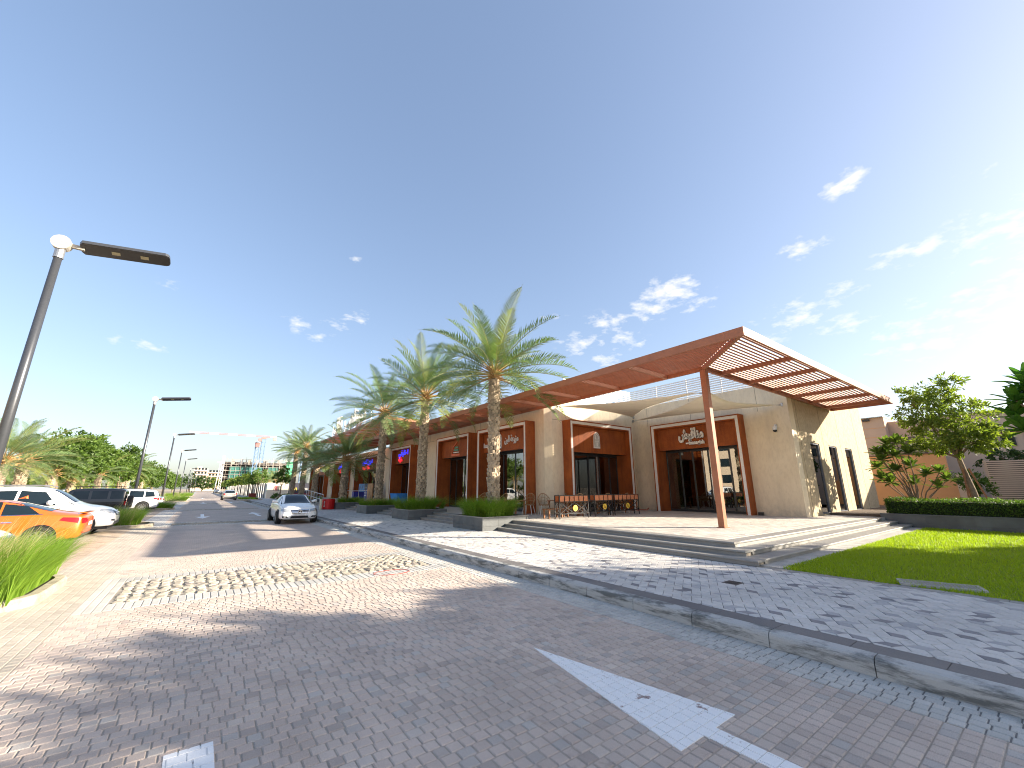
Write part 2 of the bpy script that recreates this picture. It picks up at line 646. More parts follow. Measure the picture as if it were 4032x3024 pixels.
M['lamp_grey'] = flat('grey_lamp_paint', (.075, .08, .09), .35, .4)
M['lamp_cap'] = flat('pale_lamp_cap', (.40, .37, .32), .5)
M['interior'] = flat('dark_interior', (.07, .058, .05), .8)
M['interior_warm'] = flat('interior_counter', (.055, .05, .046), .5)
M['sail'] = surf('beige_canvas', (.80, .73, .61), .85, .06, 1.5, .05, 150, .1)
t = NT('shop_glass')
fr = t.new('ShaderNodeFresnel'); fr.inputs['IOR'].default_value = 1.52
gl = t.new('ShaderNodeBsdfGlossy'); gl.inputs['Roughness'].default_value = .01
tp = t.new('ShaderNodeBsdfTransparent'); tp.inputs['Color'].default_value = (.50, .56, .52, 1)
ms = t.new('ShaderNodeMixShader')
t.l.new(t.math('MULTIPLY_ADD', fr.outputs[0], .85, .24), ms.inputs[0])
t.l.new(tp.outputs[0], ms.inputs[1]); t.l.new(gl.outputs[0], ms.inputs[2]); t.l.new(ms.outputs[0], t.out.inputs['Surface'])
M['glass'] = t.m
M['car_glass'] = flat('tinted_glass', (.010, .018, .024), .04, 0, .45)
M['tyre'] = flat('tyre_rubber', (.015, .015, .016), .8)
M['rim'] = flat('alloy_rim', (.42, .42, .43), .3, .9)
M['red_lamp'] = flat('red_lamp_lens', (.42, .008, .012), .15, 0, .6)
M['clear_lamp'] = flat('clear_lamp_lens', (.38, .40, .42), .12, .3, .8)
M['chrome'] = flat('chrome', (.72, .73, .75), .1, 1.0)
M['wood'] = surf('stained_wood', (.28, .125, .055), .6, .3, 3, .15, 40, .2, island=.15, stretch=(1, 1, 6))
M['wicker'] = surf('wicker', (.36, .21, .10), .7, .2, 12, .3, 60, .5, island=.15)
M['terracotta'] = surf('terracotta', (.55, .21, .10), .7, .15, 8, .1, 60, .2, island=.1)
M['yellow'] = flat('yellow_sign', (.80, .55, .06), .45)
M['grass_blade'] = leafmat('grass_blade', (.12, .23, .02), (.24, .36, .045), .35)
M['grass_dry'] = leafmat('dry_grass', (.40, .34, .17), (.50, .44, .26), .35)
M['lawn_blade'] = leafmat('lawn_blade', (.20, .29, .010), (.34, .43, .02), .45)
M['lawn_soil'] = surf('lawn_ground', (.18, .24, .012), .95, .4, 1.2, .4, 60, .6, .02)
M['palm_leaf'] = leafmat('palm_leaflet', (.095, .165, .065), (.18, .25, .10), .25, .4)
M['palm_leaf_yellow'] = leafmat('sunlit_palm_leaflet', (.16, .20, .06), (.26, .28, .08), .3, .4)  # yellower copy of the leaflet, sunlight put into its colour
M['rachis'] = surf('palm_rachis', (.24, .24, .09), .6, .2, 6, .15, 50, .2, island=.2)
M['petiole'] = surf('palm_petiole', (.42, .26, .10), .6, .2, 6, .15, 50, .2, island=.2)
M['palm_trunk'] = surf('palm_trunk', (.36, .285, .20), .9, .25, 5, .3, 50, .6, .01, island=.28)
M['bark'] = surf('bark', (.24, .175, .115), .9, .3, 6, .3, 40, .7, .01)
M['leaf'] = leafmat('tree_leaf', (.055, .105, .02), (.12, .19, .03), .35)
M['leaf_light'] = leafmat('light_tree_leaf', (.12, .18, .025), (.22, .27, .045), .4)
M['leaf_dark'] = leafmat('dark_tree_leaf', (.035, .07, .02), (.07, .12, .03), .3)
M['leaf_frang'] = leafmat('frangipani_leaf', (.075, .13, .03), (.14, .20, .045), .35, .4)
M['trunk_core'] = surf('palm_trunk_fibre', (.15, .115, .08), .95, .2, 8, .3, 50, .4, .01)
M['leaf_big'] = leafmat('broad_leaf', (.045, .14, .025), (.10, .22, .03), .4, .3)
M['hedge'] = leafmat('hedge_leaf', (.035, .08, .015), (.12, .20, .03), .35)
M['flower'] = flat('white_flower', (.8, .78, .72), .6)


def paintmat(name, c, metal=0.0):
    return flat(name, c, .32, metal, .5, .9)


M['car_orange'] = paintmat('orange_car_paint', (.72, .14, .012), .15)
M['car_white'] = paintmat('white_car_paint', (.88, .88, .86))
M['car_black'] = paintmat('black_car_paint', (.012, .012, .013))
M['car_silver'] = paintmat('silver_car_paint', (.46, .45, .42), .5)
M['car_grey'] = paintmat('grey_car_paint', (.20, .21, .22), .4)
# ================================================================ SETTING: ground, road, paving
_cache = {}


def lay(piece, stuff, parent, mat, polys, top, depth=.045, ch=.006, n_ind=300, jit=.0012, tilt=.006, lx=0.0):
    """paving pieces: the n_ind nearest in view as single parts (sharing meshes), the rest joined as one part"""
    items = []
    for p in polys:
        cx = sum(a for a, b in p) / len(p); cy = sum(b for a, b in p) / len(p)
        vis = in_view((cx, cy, top), 20)
        items.append((0 if vis else 1, math.hypot(cx, cy), cx, cy, p))
    items.sort(key=lambda a: a[:2])
    rest = MB()
    r = random.Random(len(polys))
    for k, (nv, d, cx, cy, p) in enumerate(items):
        dz = r.uniform(-jit, jit)
        if k < n_ind and not nv:
            loc = [(round(a - cx, 4), round(b - cy, 4)) for a, b in p]
            key = (piece, mat.name, tuple(loc))
            if key not in _cache:
                _cache[key] = MB().prism(loc, -depth, 0, ch).mesh(piece, mat)
            o = bpy.data.objects.new(piece, _cache[key])
            COL.objects.link(o)
            o.parent = parent
            o.location = (cx, cy, top + dz)
            o.rotation_euler = (r.uniform(-tilt, tilt), r.uniform(-tilt, tilt), r.uniform(-.006, .006))
        else:
            rest.prism(p, top - depth, top + dz, ch)
    if rest.v:
        tag(rest.build(stuff, mat, parent), kind='stuff')


def rows(x0, x1, y0, y1, px, py, gap, along='x', stagger=.5, seed=1, wob=.0):
    """running-bond pieces between the bounds; courses along x or y"""
    r = random.Random(seed)
    out = []
    g = gap / 2
    if along == 'x':
        n = int(round((y1 - y0) / py))
        for j in range(n):
            ya = y0 + (y1 - y0) * j / n; yb = y0 + (y1 - y0) * (j + 1) / n
            x = x0 - (px * stagger if j % 2 else 0) + r.uniform(-wob, wob)
            while x < x1 - .01:
                w = px * (1 if wob == 0 else r.choice((.9, 1, 1, 1.12)))
                a, b = max(x, x0), min(x + w, x1)
                if b - a > .025:
                    out.append(rect(a + g, ya + g, b - g, yb - g))
                x += w
    else:
        for p in rows(y0, y1, x0, x1, px, py, gap, 'x', stagger, seed, wob):
            out.append([(b, a) for a, b in p][::-1])
    return out


def sheet(name, mat, x0, y0, x1, y1, z, thick=.3, kind='structure', label=None, parent=None):
    o = MB().box(x0, y0, z - thick, x1, y1, z).build(name, mat, parent)
    if parent is None:
        tag(o, label, None, None, kind)
    return o


XL, XB, XK, XT, XP = -1.13, -2.02, 4.45, 4.95, 5.10          # road edge, band edge, gutter, kerb face, kerb back
Y_END = 330.0
WALK = .15
ground = MB().box(-3000, -3000, -.6, 3000, 3000, -.32).build('ground', M['sand'])
tag(ground, 'sandy open ground stretching away to the horizon', kind='structure')

M['iron'] = surf('cast_iron', (.085, .08, .075), .6, .25, 8, .2, 60, .4, .004, metal=.4)
M['concrete'] = surf('concrete', (.42, .40, .36), .9, .2, 4, .2, 50, .4, .006)
# ---- road
road = sheet('road', M['joint'], XL, -1.0, XK, 13.3, -.006)
tag(road, 'reddish grey sett road running away beside the shops')
M['rumble_bed'] = surf('cobble_bedding', (.27, .235, .185), .95, .2, 6, .3, 90, .5, .01)
RUMBLE = [8.17, 24.2, 40.3, 56.4]
setts = rows(XL, XK, -.4, 8.17, .1, .0985, .007, 'x', .5, 3, .012) + rows(XL, XK, 10.85, 13.3, .1, .098, .007, 'x', .5, 4, .012)
lay('sett', 'sett_paving', road, M['sett'], setts, 0.0)


def flat_part(name, mat, x0, y0, x1, y1, z, parent, thick=.25):
    return MB().box(x0, y0, z - thick, x1, y1, z).build(name, mat, parent)


flat_part('sett_surface', M['road_far'], XL, -30, XK, -1.0, -.002, road)
ys = 13.3
for yr in RUMBLE[1:]:
    flat_part('sett_surface', M['road_far'], XL, ys, XK, yr, -.002, road)
    ys = yr + 2.4
flat_part('sett_surface', M['road_far'], XL, ys, XK, Y_END, -.002, road)


def white_paint(name, polys_convex, label=None):
    """thermoplastic marking laid on the setts, one slab per sett so that the joints stay open"""
    b = MB()
    for s_ in setts:
        for c in polys_convex:
            q = clip_poly(s_, c)
            if len(q) > 2 and abs(area(q)) > 1e-5:
                b.prism(q, -.004, .0045)
    for c in polys_convex:
        b.prism(c, -.006, -.0025)
    o = b.build(name, M['paint'], road)
    return o


def arrow_polys(tx, ty, sgn, L=1.87, hw=.35, sw=.075, L2=3.3):
    """long road arrow, tip at (tx,ty), pointing to sgn*Y"""
    s = sgn
    tri = [(tx, ty), (tx - hw * s, ty - L * s), (tx + hw * s, ty - L * s)]
    st = rect(tx - sw, min(ty - L * s, ty - L2 * s), tx + sw, max(ty - L * s, ty - L2 * s))
    if area(tri) < 0: tri = tri[::-1]
    return [tri, st]


white_paint('arrow_marking', arrow_polys(3.005, 3.67, 1))
white_paint('arrow_marking', [[(.185, -.4), (.535, .67), (-.165, .67)], rect(.06, .67, .31, 3.69)])
for tx, ty, s in ((.35, 29.4, -1), (3.15, 34.8, 1), (.55, 58.2, -1), (3.2, 63.5, 1), (.55, 87, -1)):
    b = MB()
    for c in arrow_polys(tx, ty, s, 1.9, .36, .09, 4.9): b.prism(c, -.004, .003)
    b.build('arrow_marking', M['paint'], road)


def stone_poly(x, y, w, h, r):
    n = r.randint(5, 7)
    a0 = r.uniform(0, 6.28)
    return [(x + .5 * w * r.uniform(.86, 1.12) * math.copysign(abs(math.cos(a0 + 6.283 * k / n)) ** .7, math.cos(a0 + 6.283 * k / n)),
             y + .5 * h * r.uniform(.86, 1.12) * math.copysign(abs(math.sin(a0 + 6.283 * k / n)) ** .7, math.sin(a0 + 6.283 * k / n))) for k in range(n)]


def cobble_mesh(w, h, r):
    p = stone_poly(0, 0, w, h, r)
    if area(p) < 0: p = p[::-1]
    b = MB()
    n = len(p)
    q = [(x * .72, y * .72) for x, y in p]
    b.add([(x, y, -.05) for x, y in p] + [(x, y, -.004 + r.uniform(0, .008)) for x, y in p] + [(x + r.uniform(-.01, .01), y + r.uniform(-.01, .01), r.uniform(.006, .020)) for x, y in q],
          [tuple(range(n - 1, -1, -1))] + [(k + i, k + (i + 1) % n, k + n + (i + 1) % n, k + n + i) for k in (0, n) for i in range(n)] + [tuple(range(2 * n, 3 * n))])
    return b


for k, yr in enumerate(RUMBLE):
    r = random.Random(40 + k)
    ln = 2.68 if k == 0 else 2.4
    bed = sheet('rumble_strip', M['rumble_bed'], XL, yr, XK, yr + ln, -.012)
    tag(bed, ['nearest band of rough cobbles across the road between pale setts', 'second rough cobble band across the road, in front of the white saloon',
              'third cobble band across the road, beyond the white arrows', 'fourth cobble band across the road, before the hatchback'][k])
    bw = .44
    edge = rows(XL, XK, yr, yr + bw, .1, bw, .009, 'x', 0, 9) + rows(XL, XK, yr + ln - bw, yr + ln, .1, bw, .009, 'x', 0, 9)
    lay('edge_sett', 'edge_setts', bed, M['sett_light'], edge, .002, n_ind=120 if k == 0 else 0)
    edge = rows(XL, XL + .3, yr + bw, yr + ln - bw, .1, .15, .009, 'x', 0, 9) + rows(XK - .2, XK, yr + bw, yr + ln - bw, .1, .15, .009, 'x', 0, 9)
    lay('edge_sett', 'edge_setts', bed, M['sett_light'], edge, .002, n_ind=60 if k == 0 else 0)
    protos = [cobble_mesh(.15 * r.uniform(.8, 1.25), .115 * r.uniform(.8, 1.25), r) for _ in range(9)]
    pm = [p.mesh('cobble', M['cobble']) for p in protos]
    rest = MB()
    cnt = 0
    y = yr + bw + .06
    while y < yr + ln - bw - .03:
        x = XL + .38 + r.uniform(0, .06)
        while x < XK - .24:
            q = r.randrange(9)
            xx, yy = x + r.uniform(-.012, .012), y + r.uniform(-.012, .012)
            if k == 0 and cnt < 300:
                o = bpy.data.objects.new('cobble', pm[q]); COL.objects.link(o); o.parent = bed
                o.location = (xx, yy, r.uniform(-.006, .008)); o.rotation_euler = (r.uniform(-.1, .1), r.uniform(-.1, .1), r.uniform(-.4, .4))
                cnt += 1
            else:
                c, s = math.cos(.3 * (q - 4)), math.sin(.1 * (q - 4))
                rest.add([(xx + vx, yy + vy, vz) for vx, vy, vz in protos[q].v], protos[q].f)
            x += .152 + r.uniform(0, .02)
        y += .122
    if rest.v:
        tag(rest.build('cobbles', M['cobble'], bed), kind='stuff')

# ---- gutter of pale setts along the kerb
gut = sheet('gutter', M['joint_dark'], XK, -1, XT, 22, -.007)
tag(gut, 'pale sett gutter along the granite kerb')
lay('sett', 'sett_paving', gut, M['sett_light'], rows(XK, XT, -.4, 22, .098, .1, .009, 'y', .5, 5, .008), 0.0)
flat_part('sett_surface', M['pale_far'], XK, 22, XT, Y_END, -.002, gut)
flat_part('sett_surface', M['pale_far'], XK, -30, XT, -1, -.002, gut)
# ---- cream band on the left of the road
band = sheet('road_margin', M['joint'], XB, -1, XL, 24, -.007)
tag(band, 'cream sett margin between the road and the parking bays')
lay('sett', 'sett_paving', band, M['sett_cream'], rows(XB, XL, 1.5, 24, .1, .0989, .009, 'y', .5, 6, .01), 0.001)
flat_part('sett_surface', M['pale_far'], XB, 24, XL, Y_END, -.002, band)
flat_part('sett_surface', M['pale_far'], XB, -30, XL, -1, -.002, band)
bays = sheet('parking_bays', M['bay_far'], -8.2, -30, XB, 160, -.004)
tag(bays, 'buff paved parking bays left of the road')
bp = [p for p in rows(-5.2, XB, 7, 24, .2, .1, .010, 'x', .5, 8)]
lay('paver', 'paver_surface', bays, M['bay'], bp, .003, n_ind=300, depth=.004)
verge = sheet('verge', M['sand'], -60, -30, -8.2, 330, -.02)
tag(verge, 'sandy verge under the trees behind the parking bays')

# ---- kerb: granite stones with a rounded arris
kerb = sheet('kerb', M['joint'], XT + .03, -1, XP - .01, 56, .10)
tag(kerb, 'stained grey granite kerb between gutter and pavement')
prof = [(0, -.05), (0, .095), (.006, .118), (.02, .138), (.045, .15), (.15, .152), (.15, -.05)]


def kerb_stone(y0, y1):
    b = MB()
    n = len(prof)
    b.add([(XT + x, y, z) for y in (y0, y1) for x, z in prof],
          [tuple(range(n)), tuple(range(2 * n - 1, n - 1, -1))] + [(i, n + i, n + (i + 1) % n, (i + 1) % n) for i in range(n)])
    return b


y = -1.2
while y < 56:
    kerb_stone(y + .004, y + .846).build('kerb_stone', M['kerb'], kerb)
    y += .85
y = -1.0
while y < 56:
    MB().prism(rect(XP + .006, y + .003, XP + .262, y + .637), .05, WALK + .001, .004).build('edging_slab', M['strip'], kerb)
    y += .64

# ---- pavement of rhombus tiles in three directions
walk = MB().box(XP, -30, -.25, 8.9, 64, WALK - .008).build('pavement', M['joint_dark'])
tag(walk, 'pale pavement of rhombus tiles with scattered dark ones', kind='structure')
LE = .1425
ex = (LE * math.cos(R(30)), LE * math.sin(R(30)))
polysW, polysG, polysD = [], [], []
r = random.Random(11)
bound = rect(5.372, -.3, 8.62, 23)
a1 = (2 * ex[0], 0.0)
a2 = (ex[0], 1.5 * LE)
for j in range(-2, 120):
    for i in range(-70, 20):
        cx = 5.3 + i * a1[0] + j * a2[0]
        cy = -.6 + j * a2[1]
        if not (5.1 < cx < 8.9 and -.5 < cy < 23.3): continue
        N = [(cx, cy + LE), (cx + ex[0], cy + ex[1]), (cx + ex[0], cy - ex[1]), (cx, cy - LE), (cx - ex[0], cy - ex[1]), (cx - ex[0], cy + ex[1])]
        C = (cx, cy)
        cells = [[C, N[2], N[1], N[0]], [C, N[0], N[5], N[4]], [C, N[4], N[3], N[2]]]
        for q, c in enumerate(cells):
            if area(c) < 0: c = c[::-1]
            c = inset(c, .003)
            p = clip_poly(c, bound)
            if len(p) < 3 or abs(area(p)) < .0016: continue
            mx_ = sum(a for a, b in p) / len(p); my_ = sum(b for a, b in p) / len(p)
            u = r.random()
            if q == 2 or u > .27: polysW.append(p)
            elif u > .10: polysG.append(p)
            else: polysD.append(p)
lay('paving_tile', 'paving_tiles', walk, M['tile_white'], polysW, WALK, ch=.004, n_ind=190)
lay('paving_tile', 'paving_tiles', walk, M['tile_grey'], polysG, WALK, ch=.004, n_ind=55)
lay('paving_tile', 'paving_tiles', walk, M['tile_dark'], polysD, WALK, ch=.004, n_ind=55)
flat_part('tile_surface', M['walk_far'], 5.372, 23, 8.62, 64, WALK - .001, walk)
flat_part('tile_surface', M['walk_far'], 5.372, -30, 8.62, -.5, WALK - .001, walk)
x = 8.82
while x < 21.3:
    MB().prism(rect(x + .003, 3.44, min(x + .597, 21.3), 3.905), -.2, WALK + .008, .004).build('edging_stone', M['concrete'], walk)
    x += .6
# stone edging along the lawn and the bottom step
y = -1.0
while y < 3.7:
    MB().prism(rect(8.625, y + .003, 8.80, y + .597), .05, WALK + .002, .004).build('edging_stone', M['granite'], walk)
    y += .6

# ---- covers
def cover(name, x, y, w, h, rz, z, label, mats, ribs=True):
    t_ = empty(name, (x, y, z), label, 'manhole cover', None, rz)
    MB().box(-w / 2, -h / 2, -.03, w / 2, h / 2, .002).build('frame', mats[0], t_)
    b = MB()
    n, q = max(8, int(w / .045)), max(7, int(h / .045))
    for i in range(n):
        for j in range(q):
            xx = -w / 2 + .04 + (w - .08) * (i + .5) / n; yy = -h / 2 + .04 + (h - .08) * (j + .5) / q
            dx_, dy_ = (w - .08) / n * .34, (h - .08) / q * .34
            b.box(xx - dx_, yy - dy_, .002, xx + dx_, yy + dy_, .006)
    tag(b.build('tread_pattern', mats[1], t_), kind='stuff')
    return t_


cover('manhole_cover', 6.93, 3.5, .26, .24, 0, WALK, 'small square iron cover set in the pavement tiles', (M['iron'], M['iron']))
b = empty('manhole_cover', (3.26, 8.34, .006), 'round sett-filled cover with a thin red rim by the cobbles', 'manhole cover')
bb = MB()
for k in range(36):
    a, c = 2 * math.pi * k / 36, 2 * math.pi * (k + 1) / 36
    bb.add([(.34 * math.cos(a), .22 * math.sin(a), .003), (.355 * math.cos(a), .235 * math.sin(a), .003), (.355 * math.cos(c), .235 * math.sin(c), .003), (.34 * math.cos(c), .22 * math.sin(c), .003),
            (.34 * math.cos(a), .22 * math.sin(a), -.02), (.355 * math.cos(a), .235 * math.sin(a), -.02), (.355 * math.cos(c), .235 * math.sin(c), -.02), (.34 * math.cos(c), .22 * math.sin(c), -.02)],
           [(0, 1, 2, 3), (4, 7, 6, 5), (1, 5, 6, 2), (0, 3, 7, 4)])
bb.build('rim', flat('red_rim', (.35, .05, .03), .6), b)

# ---- lawn
LZ = WALK + .01
lawn = MB().prism([(8.81, -6), (21.35, -6), (21.35, 3.3), (20.6, 3.45), (9.25, 3.42), (8.81, 3.3)], -.2, LZ - .01).build('lawn', M['lawn_soil'])
tag(lawn, 'bright green lawn beside the steps', kind='structure')
rs = np.random.RandomState(5)


def blades(name, mat, bx_, by_, bz_, h, w, lean, parent=None, seg=1, az=None):
    """grass blades as narrow curved strips"""
    n = len(bx_)
    az = rs.uniform(0, 2 * np.pi, n) if az is None else az
    L = lean * rs.uniform(.3, 1.2, n)
    ca, sa = np.cos(az), np.sin(az)
    wa = az + rs.uniform(-1.2, 1.2, n) + np.pi / 2
    cw, sw = np.cos(wa), np.sin(wa)
    V = []
    for k in range(seg + 1):
        f = k / seg
        off = h * L * f ** 1.9
        z = h * (f - .42 * np.minimum(L, 1.3) * f ** 2.2)
        ww = w * (1 - f) ** .7 * .5 + .0004
        cx, cy = bx_ + ca * off, by_ + sa * off
        V.append(np.stack([cx - cw * ww, cy - sw * ww, bz_ + z], 1))
        V.append(np.stack([cx + cw * ww, cy + sw * ww, bz_ + z], 1))
    V = np.stack(V, 1).reshape(-1, 3)
    st = 2 * (seg + 1)
    base = np.arange(n)[:, None] * st
    F = []
    for k in range(seg):
        F.append(base + np.array([[2 * k, 2 * k + 1, 2 * k + 3, 2 * k + 2]]))
    F = np.concatenate(F, 0)
    return link(name, np_mesh(name, V, F, mat), None, parent)


n = 60000
gx = rs.uniform(8.76, 21.3, n * 2); gy = 3.48 - 6.2 * rs.uniform(0, 1, n * 2) ** 1.3
d = np.hypot(gx, gy)
keep = rs.uniform(0, 1, n * 2) < np.clip(11 / d, .25, 1) * .9
gx, gy = gx[keep], gy[keep]
g = blades('grass', M['lawn_blade'], gx, gy, np.full(len(gx), LZ - .012), rs.uniform(.035, .085, len(gx)), .008 + .0005 * np.hypot(gx, gy), .8)
tag(g, 'short mown grass of the lawn', None, None, 'stuff')
kk = rs.uniform(0, 1, len(gx)) < .04 * (1 + np.sin(gx * 2.1) * np.cos(gy * 2.7))
g = blades('grass', M['grass_dry'], gx[kk] + .02, gy[kk], np.full(kk.sum(), LZ - .012), rs.uniform(.02, .06, kk.sum()), .007 + .0005 * np.hypot(gx[kk], gy[kk]), .9)
tag(g, 'dry straws among the lawn grass', None, None, 'stuff')
cover('manhole_cover', 9.12, 1.5, .92, .40, R(-72), LZ + .022, 'worn concrete and iron cover sunk in the lawn edge', (M['concrete'], M['granite']))
# ================================================================ STEPS, TERRACE, PLANTERS
PZ = .467                                     # level of the terrace
RISE = (PZ - WALK) / 3
NX = [8.64, 8.97, 9.30]                       # nosing lines towards the road, from the bottom
NY = [3.84, 4.20, 4.56]                       # nosing lines towards the lawn
X_END = 21.36
plaza = MB().box(9.33, 4.59, -.2, 30.5, 14.3, PZ - .006).box(9.33, 14.3, -.2, 14.5, 62, PZ - .006).build('terrace', M['joint_pale'])
tag(plaza, 'raised pale tiled terrace in front of the shops', kind='structure')


def tread(p0, p1, inward, zt, depth):
    """one stone tread with bullnose and its recessed riser; p0->p1 along the nosing, inward = horizontal unit towards the terrace"""
    p0, p1, q = Vector((*p0, 0)), Vector((*p1, 0)), Vector((*inward, 0))
    th = .042
    pr = [(0, -.028), (0, -.014), (.005, -.004), (.016, 0), (depth, 0), (depth, -th), (.035, -th), (.035, -RISE - .001), (.028, -RISE - .001), (.028, -th), (.012, -th), (.003, -.038)]
    b = MB()
    n = len(pr)
    b.add([p + q * x + Vector((0, 0, zt + z)) for p in (p0, p1) for x, z in pr],
          [tuple(range(n)), tuple(range(2 * n - 1, n - 1, -1))] + [(i, n + i, n + (i + 1) % n, (i + 1) % n) for i in range(n)])
    return b


steps = MB().box(8.70, 3.90, -.2, X_END, 4.6, WALK + .02).box(8.70, 4.6, -.2, 9.34, 62, WALK + .02).build('steps', M['joint'])
tag(steps, 'three grey stone steps wrapping round the terrace', kind='structure')
for k in range(3):
    zt = WALK + RISE * (k + 1)
    dep = .36 if k < 2 else .32
    MB().box(NX[k] + .05, NY[k] + .05, WALK, X_END - .01, NY[min(k + 1, 2)] + .34, zt - .045).box(NX[k] + .05, NY[k] + .3, WALK, NX[min(k + 1, 2)] + .34, 61.9, zt - .046).build('step_core', M['joint'], steps)
    y = NY[k]
    first = True
    while y < 44:
        y2 = y + 1.2
        skip = False
        tread((NX[k], y + .002), (NX[k], y2 - .002), (1, 0), zt, dep).build('step_stone', M['granite'], steps)
        y = y2
    x = NX[k] + dep
    while x < X_END - [0, .12, .5][k] - .2:
        x2 = min(x + 1.2, X_END - [0, .12, .5][k])
        tread((x + .002, NY[k]), (x2 - .002, NY[k]), (0, 1), zt, dep).build('step_stone', M['granite'], steps)
        x = x2
tiles = [p for p in rows(9.64, 19.0, 4.92, 14.1, .4, .2, .006, 'x', .5, 21)]
lay('terrace_tile', 'terrace_tiles', plaza, M['plaza'], tiles, PZ, ch=.003, n_ind=300)
MB().box(19.0, 4.90, PZ - .1, 29.3, 6.40, PZ - .001).box(9.63, 14.11, PZ - .1, 12.6, 62, PZ - .001).build('tile_surface', M['plaza'], plaza)


def planter(y0, y1, x0=8.02, x1=10.05, label='', zt=.616):
    t_ = empty('planter', (x0, y0, WALK), label, 'planter', 'dark granite planters along the shops')
    h = zt - WALK
    w, th = x1 - x0, .06
    d = y1 - y0
    # cladding slabs on each side, two courses
    def slabs(a, b, horizontal, off):
        L = b - a
        n = max(1, round(L / .68))
        for c, (z0, z1) in enumerate(((-.05, .15), (.154, h - .034))):
            for i in range(n):
                u0, u1 = a + L * i / n + .002, a + L * (i + 1) / n - .002
                if horizontal:
                    bx('granite_slab', M['granite_dark'], t_, u0, off, z0, u1, off + th, z1)
                else:
                    bx('granite_slab', M['granite_dark'], t_, off, u0, z0, off + th, u1, z1)
    slabs(0, w, True, 0)
    slabs(0, w, True, d - th)
    slabs(th + .002, d - th - .002, False, 0)
    slabs(th + .002, d - th - .002, False, w - th)
    cp = MB()
    cp.box(-.008, -.008, h - .03, w + .008, th + .02, h).box(-.008, d - th - .02, h - .03, w + .008, d + .008, h)
    cp.box(-.008, th + .02, h - .03, th + .02, d - th - .02, h).box(w - th - .02, th + .02, h - .03, w + .008, d - th - .02, h)
    cp.build('coping', M['granite'], t_)
    bx('soil', M['soil'], t_, th, th, -.05, w - th, d - th, h - .05)
    return t_


PLANTERS = [(12.48, 14.58, 'nearest dark granite planter, beside the end of the long steps'), (18.95, 21.0, 'second dark granite planter, its grass bright and bushy'),
            (25.1, 27.0, 'third dark granite planter, filled with dry low plants'), (31.9, 34.1, 'dark granite planter behind the red barrel bin'),
            (43.6, 45.6, 'dark granite planter beyond the handrail ramp'), (50.1, 52.0, 'farther dark granite planter, second from the far end'), (56.2, 58.1, 'farthest dark granite planter of the row')]
for y0, y1, lb in PLANTERS:
    planter(y0, y1, label=lb)
# low planter wall at the right end of the steps
t_ = empty('planter', (21.4, -8, WALK), 'long low dark stone planter wall in front of the clipped hedge', 'planter')
y = 0.0
while y < 12.7:
    y2 = min(y + .62, 12.7)
    bx('granite_slab', M['granite_dark'], t_, 0, y + .002, -.1, .07, y2 - .002, .13)
    bx('granite_slab', M['granite_dark'], t_, 0, y + .31 if y > 0 else y + .002, .134, .07, min(y2 + .308, 12.7), .43)
    y = y2
bx('coping', M['granite_dark'], t_, -.015, -.01, .433, .16, 12.72, .468)
bx('soil', M['soil'], t_, .07, 0, -.1, 9.5, 12.68, .40)

# ================================================================ SHOP BUILDING
shop = empty('shop_building', (12.6, 14.2, 0), 'low beige rendered shop building with rust framed shopfronts', 'building')


def world_part(o):
    """keep world coordinates under a thing that stands elsewhere"""
    p = o.parent
    o.location = (o.location[0] - p.location[0], o.location[1] - p.location[1], o.location[2] - p.location[2])
    return o


def wp(o, parent):
    o.parent = parent
    q = parent
    v = Vector(o.location)
    while q is not None:
        v -= Vector(q.location)
        q = q.parent
    o.location = v
    return o


XA, YB, XC, YE = 19.07, 14.18, 12.60, 6.417          # wall planes
XS = 13.6                                             # wall plane of the second row of shops
TOP = 5.95


class Loc:
    """wall-local frame: u to the viewer's right along the wall, v up from the terrace, w out of the wall"""
    def __init__(s, o, u, w):
        s.o, s.u, s.w = Vector(o), Vector(u), Vector(w)

    def p(s, u, v, w):
        return s.o + s.u * u + Vector((0, 0, v)) + s.w * w

    def box(s, b, u0, v0, w0, u1, v1, w1):
        p, q = s.p(u0, v0, w0), s.p(u1, v1, w1)
        return b.box(p.x, p.y, p.z, q.x, q.y, q.z)

    def part(s, name, mat, parent, *c):
        b = MB()
        s.box(b, *c)
        o = b.build(name, mat)
        return wp(o, parent)


def wall_with_openings(L, length, zt, openings, thick=.5, name='wall'):
    """solid wall from u=0 to length with rectangular openings (u0,u1,v0,v1), built of piers, lintels and aprons"""
    b = MB()
    u = 0
    for (a, c, v0, v1) in sorted(openings):
        if a > u: L.box(b, u, -.3, -thick, a, zt, 0)
        if v0 > -.1: L.box(b, a, -.3, -thick, c, v0, 0)
        L.box(b, a, v1, -thick, c, zt, 0)
        u = c
    if length > u: L.box(b, u, -.3, -thick, length, zt, 0)
    return wp(b.build(name, M['stucco']), shop)


def text_mesh(body, size, extrude=.02, bold=0.0, align='CENTER', sx=1.0):
    c = bpy.data.curves.new('lettering', 'FONT')
    c.body = body
    c.size = size
    c.extrude = extrude
    c.offset = bold
    c.align_x = align
    c.resolution_u = 2
    o = bpy.data.objects.new('tmp', c)
    COL.objects.link(o)
    bpy.context.view_layer.update()
    me = bpy.data.meshes.new_from_object(o)
    bpy.data.objects.remove(o)
    if sx != 1.0:
        for v in me.vertices: v.co.x *= sx
    return me


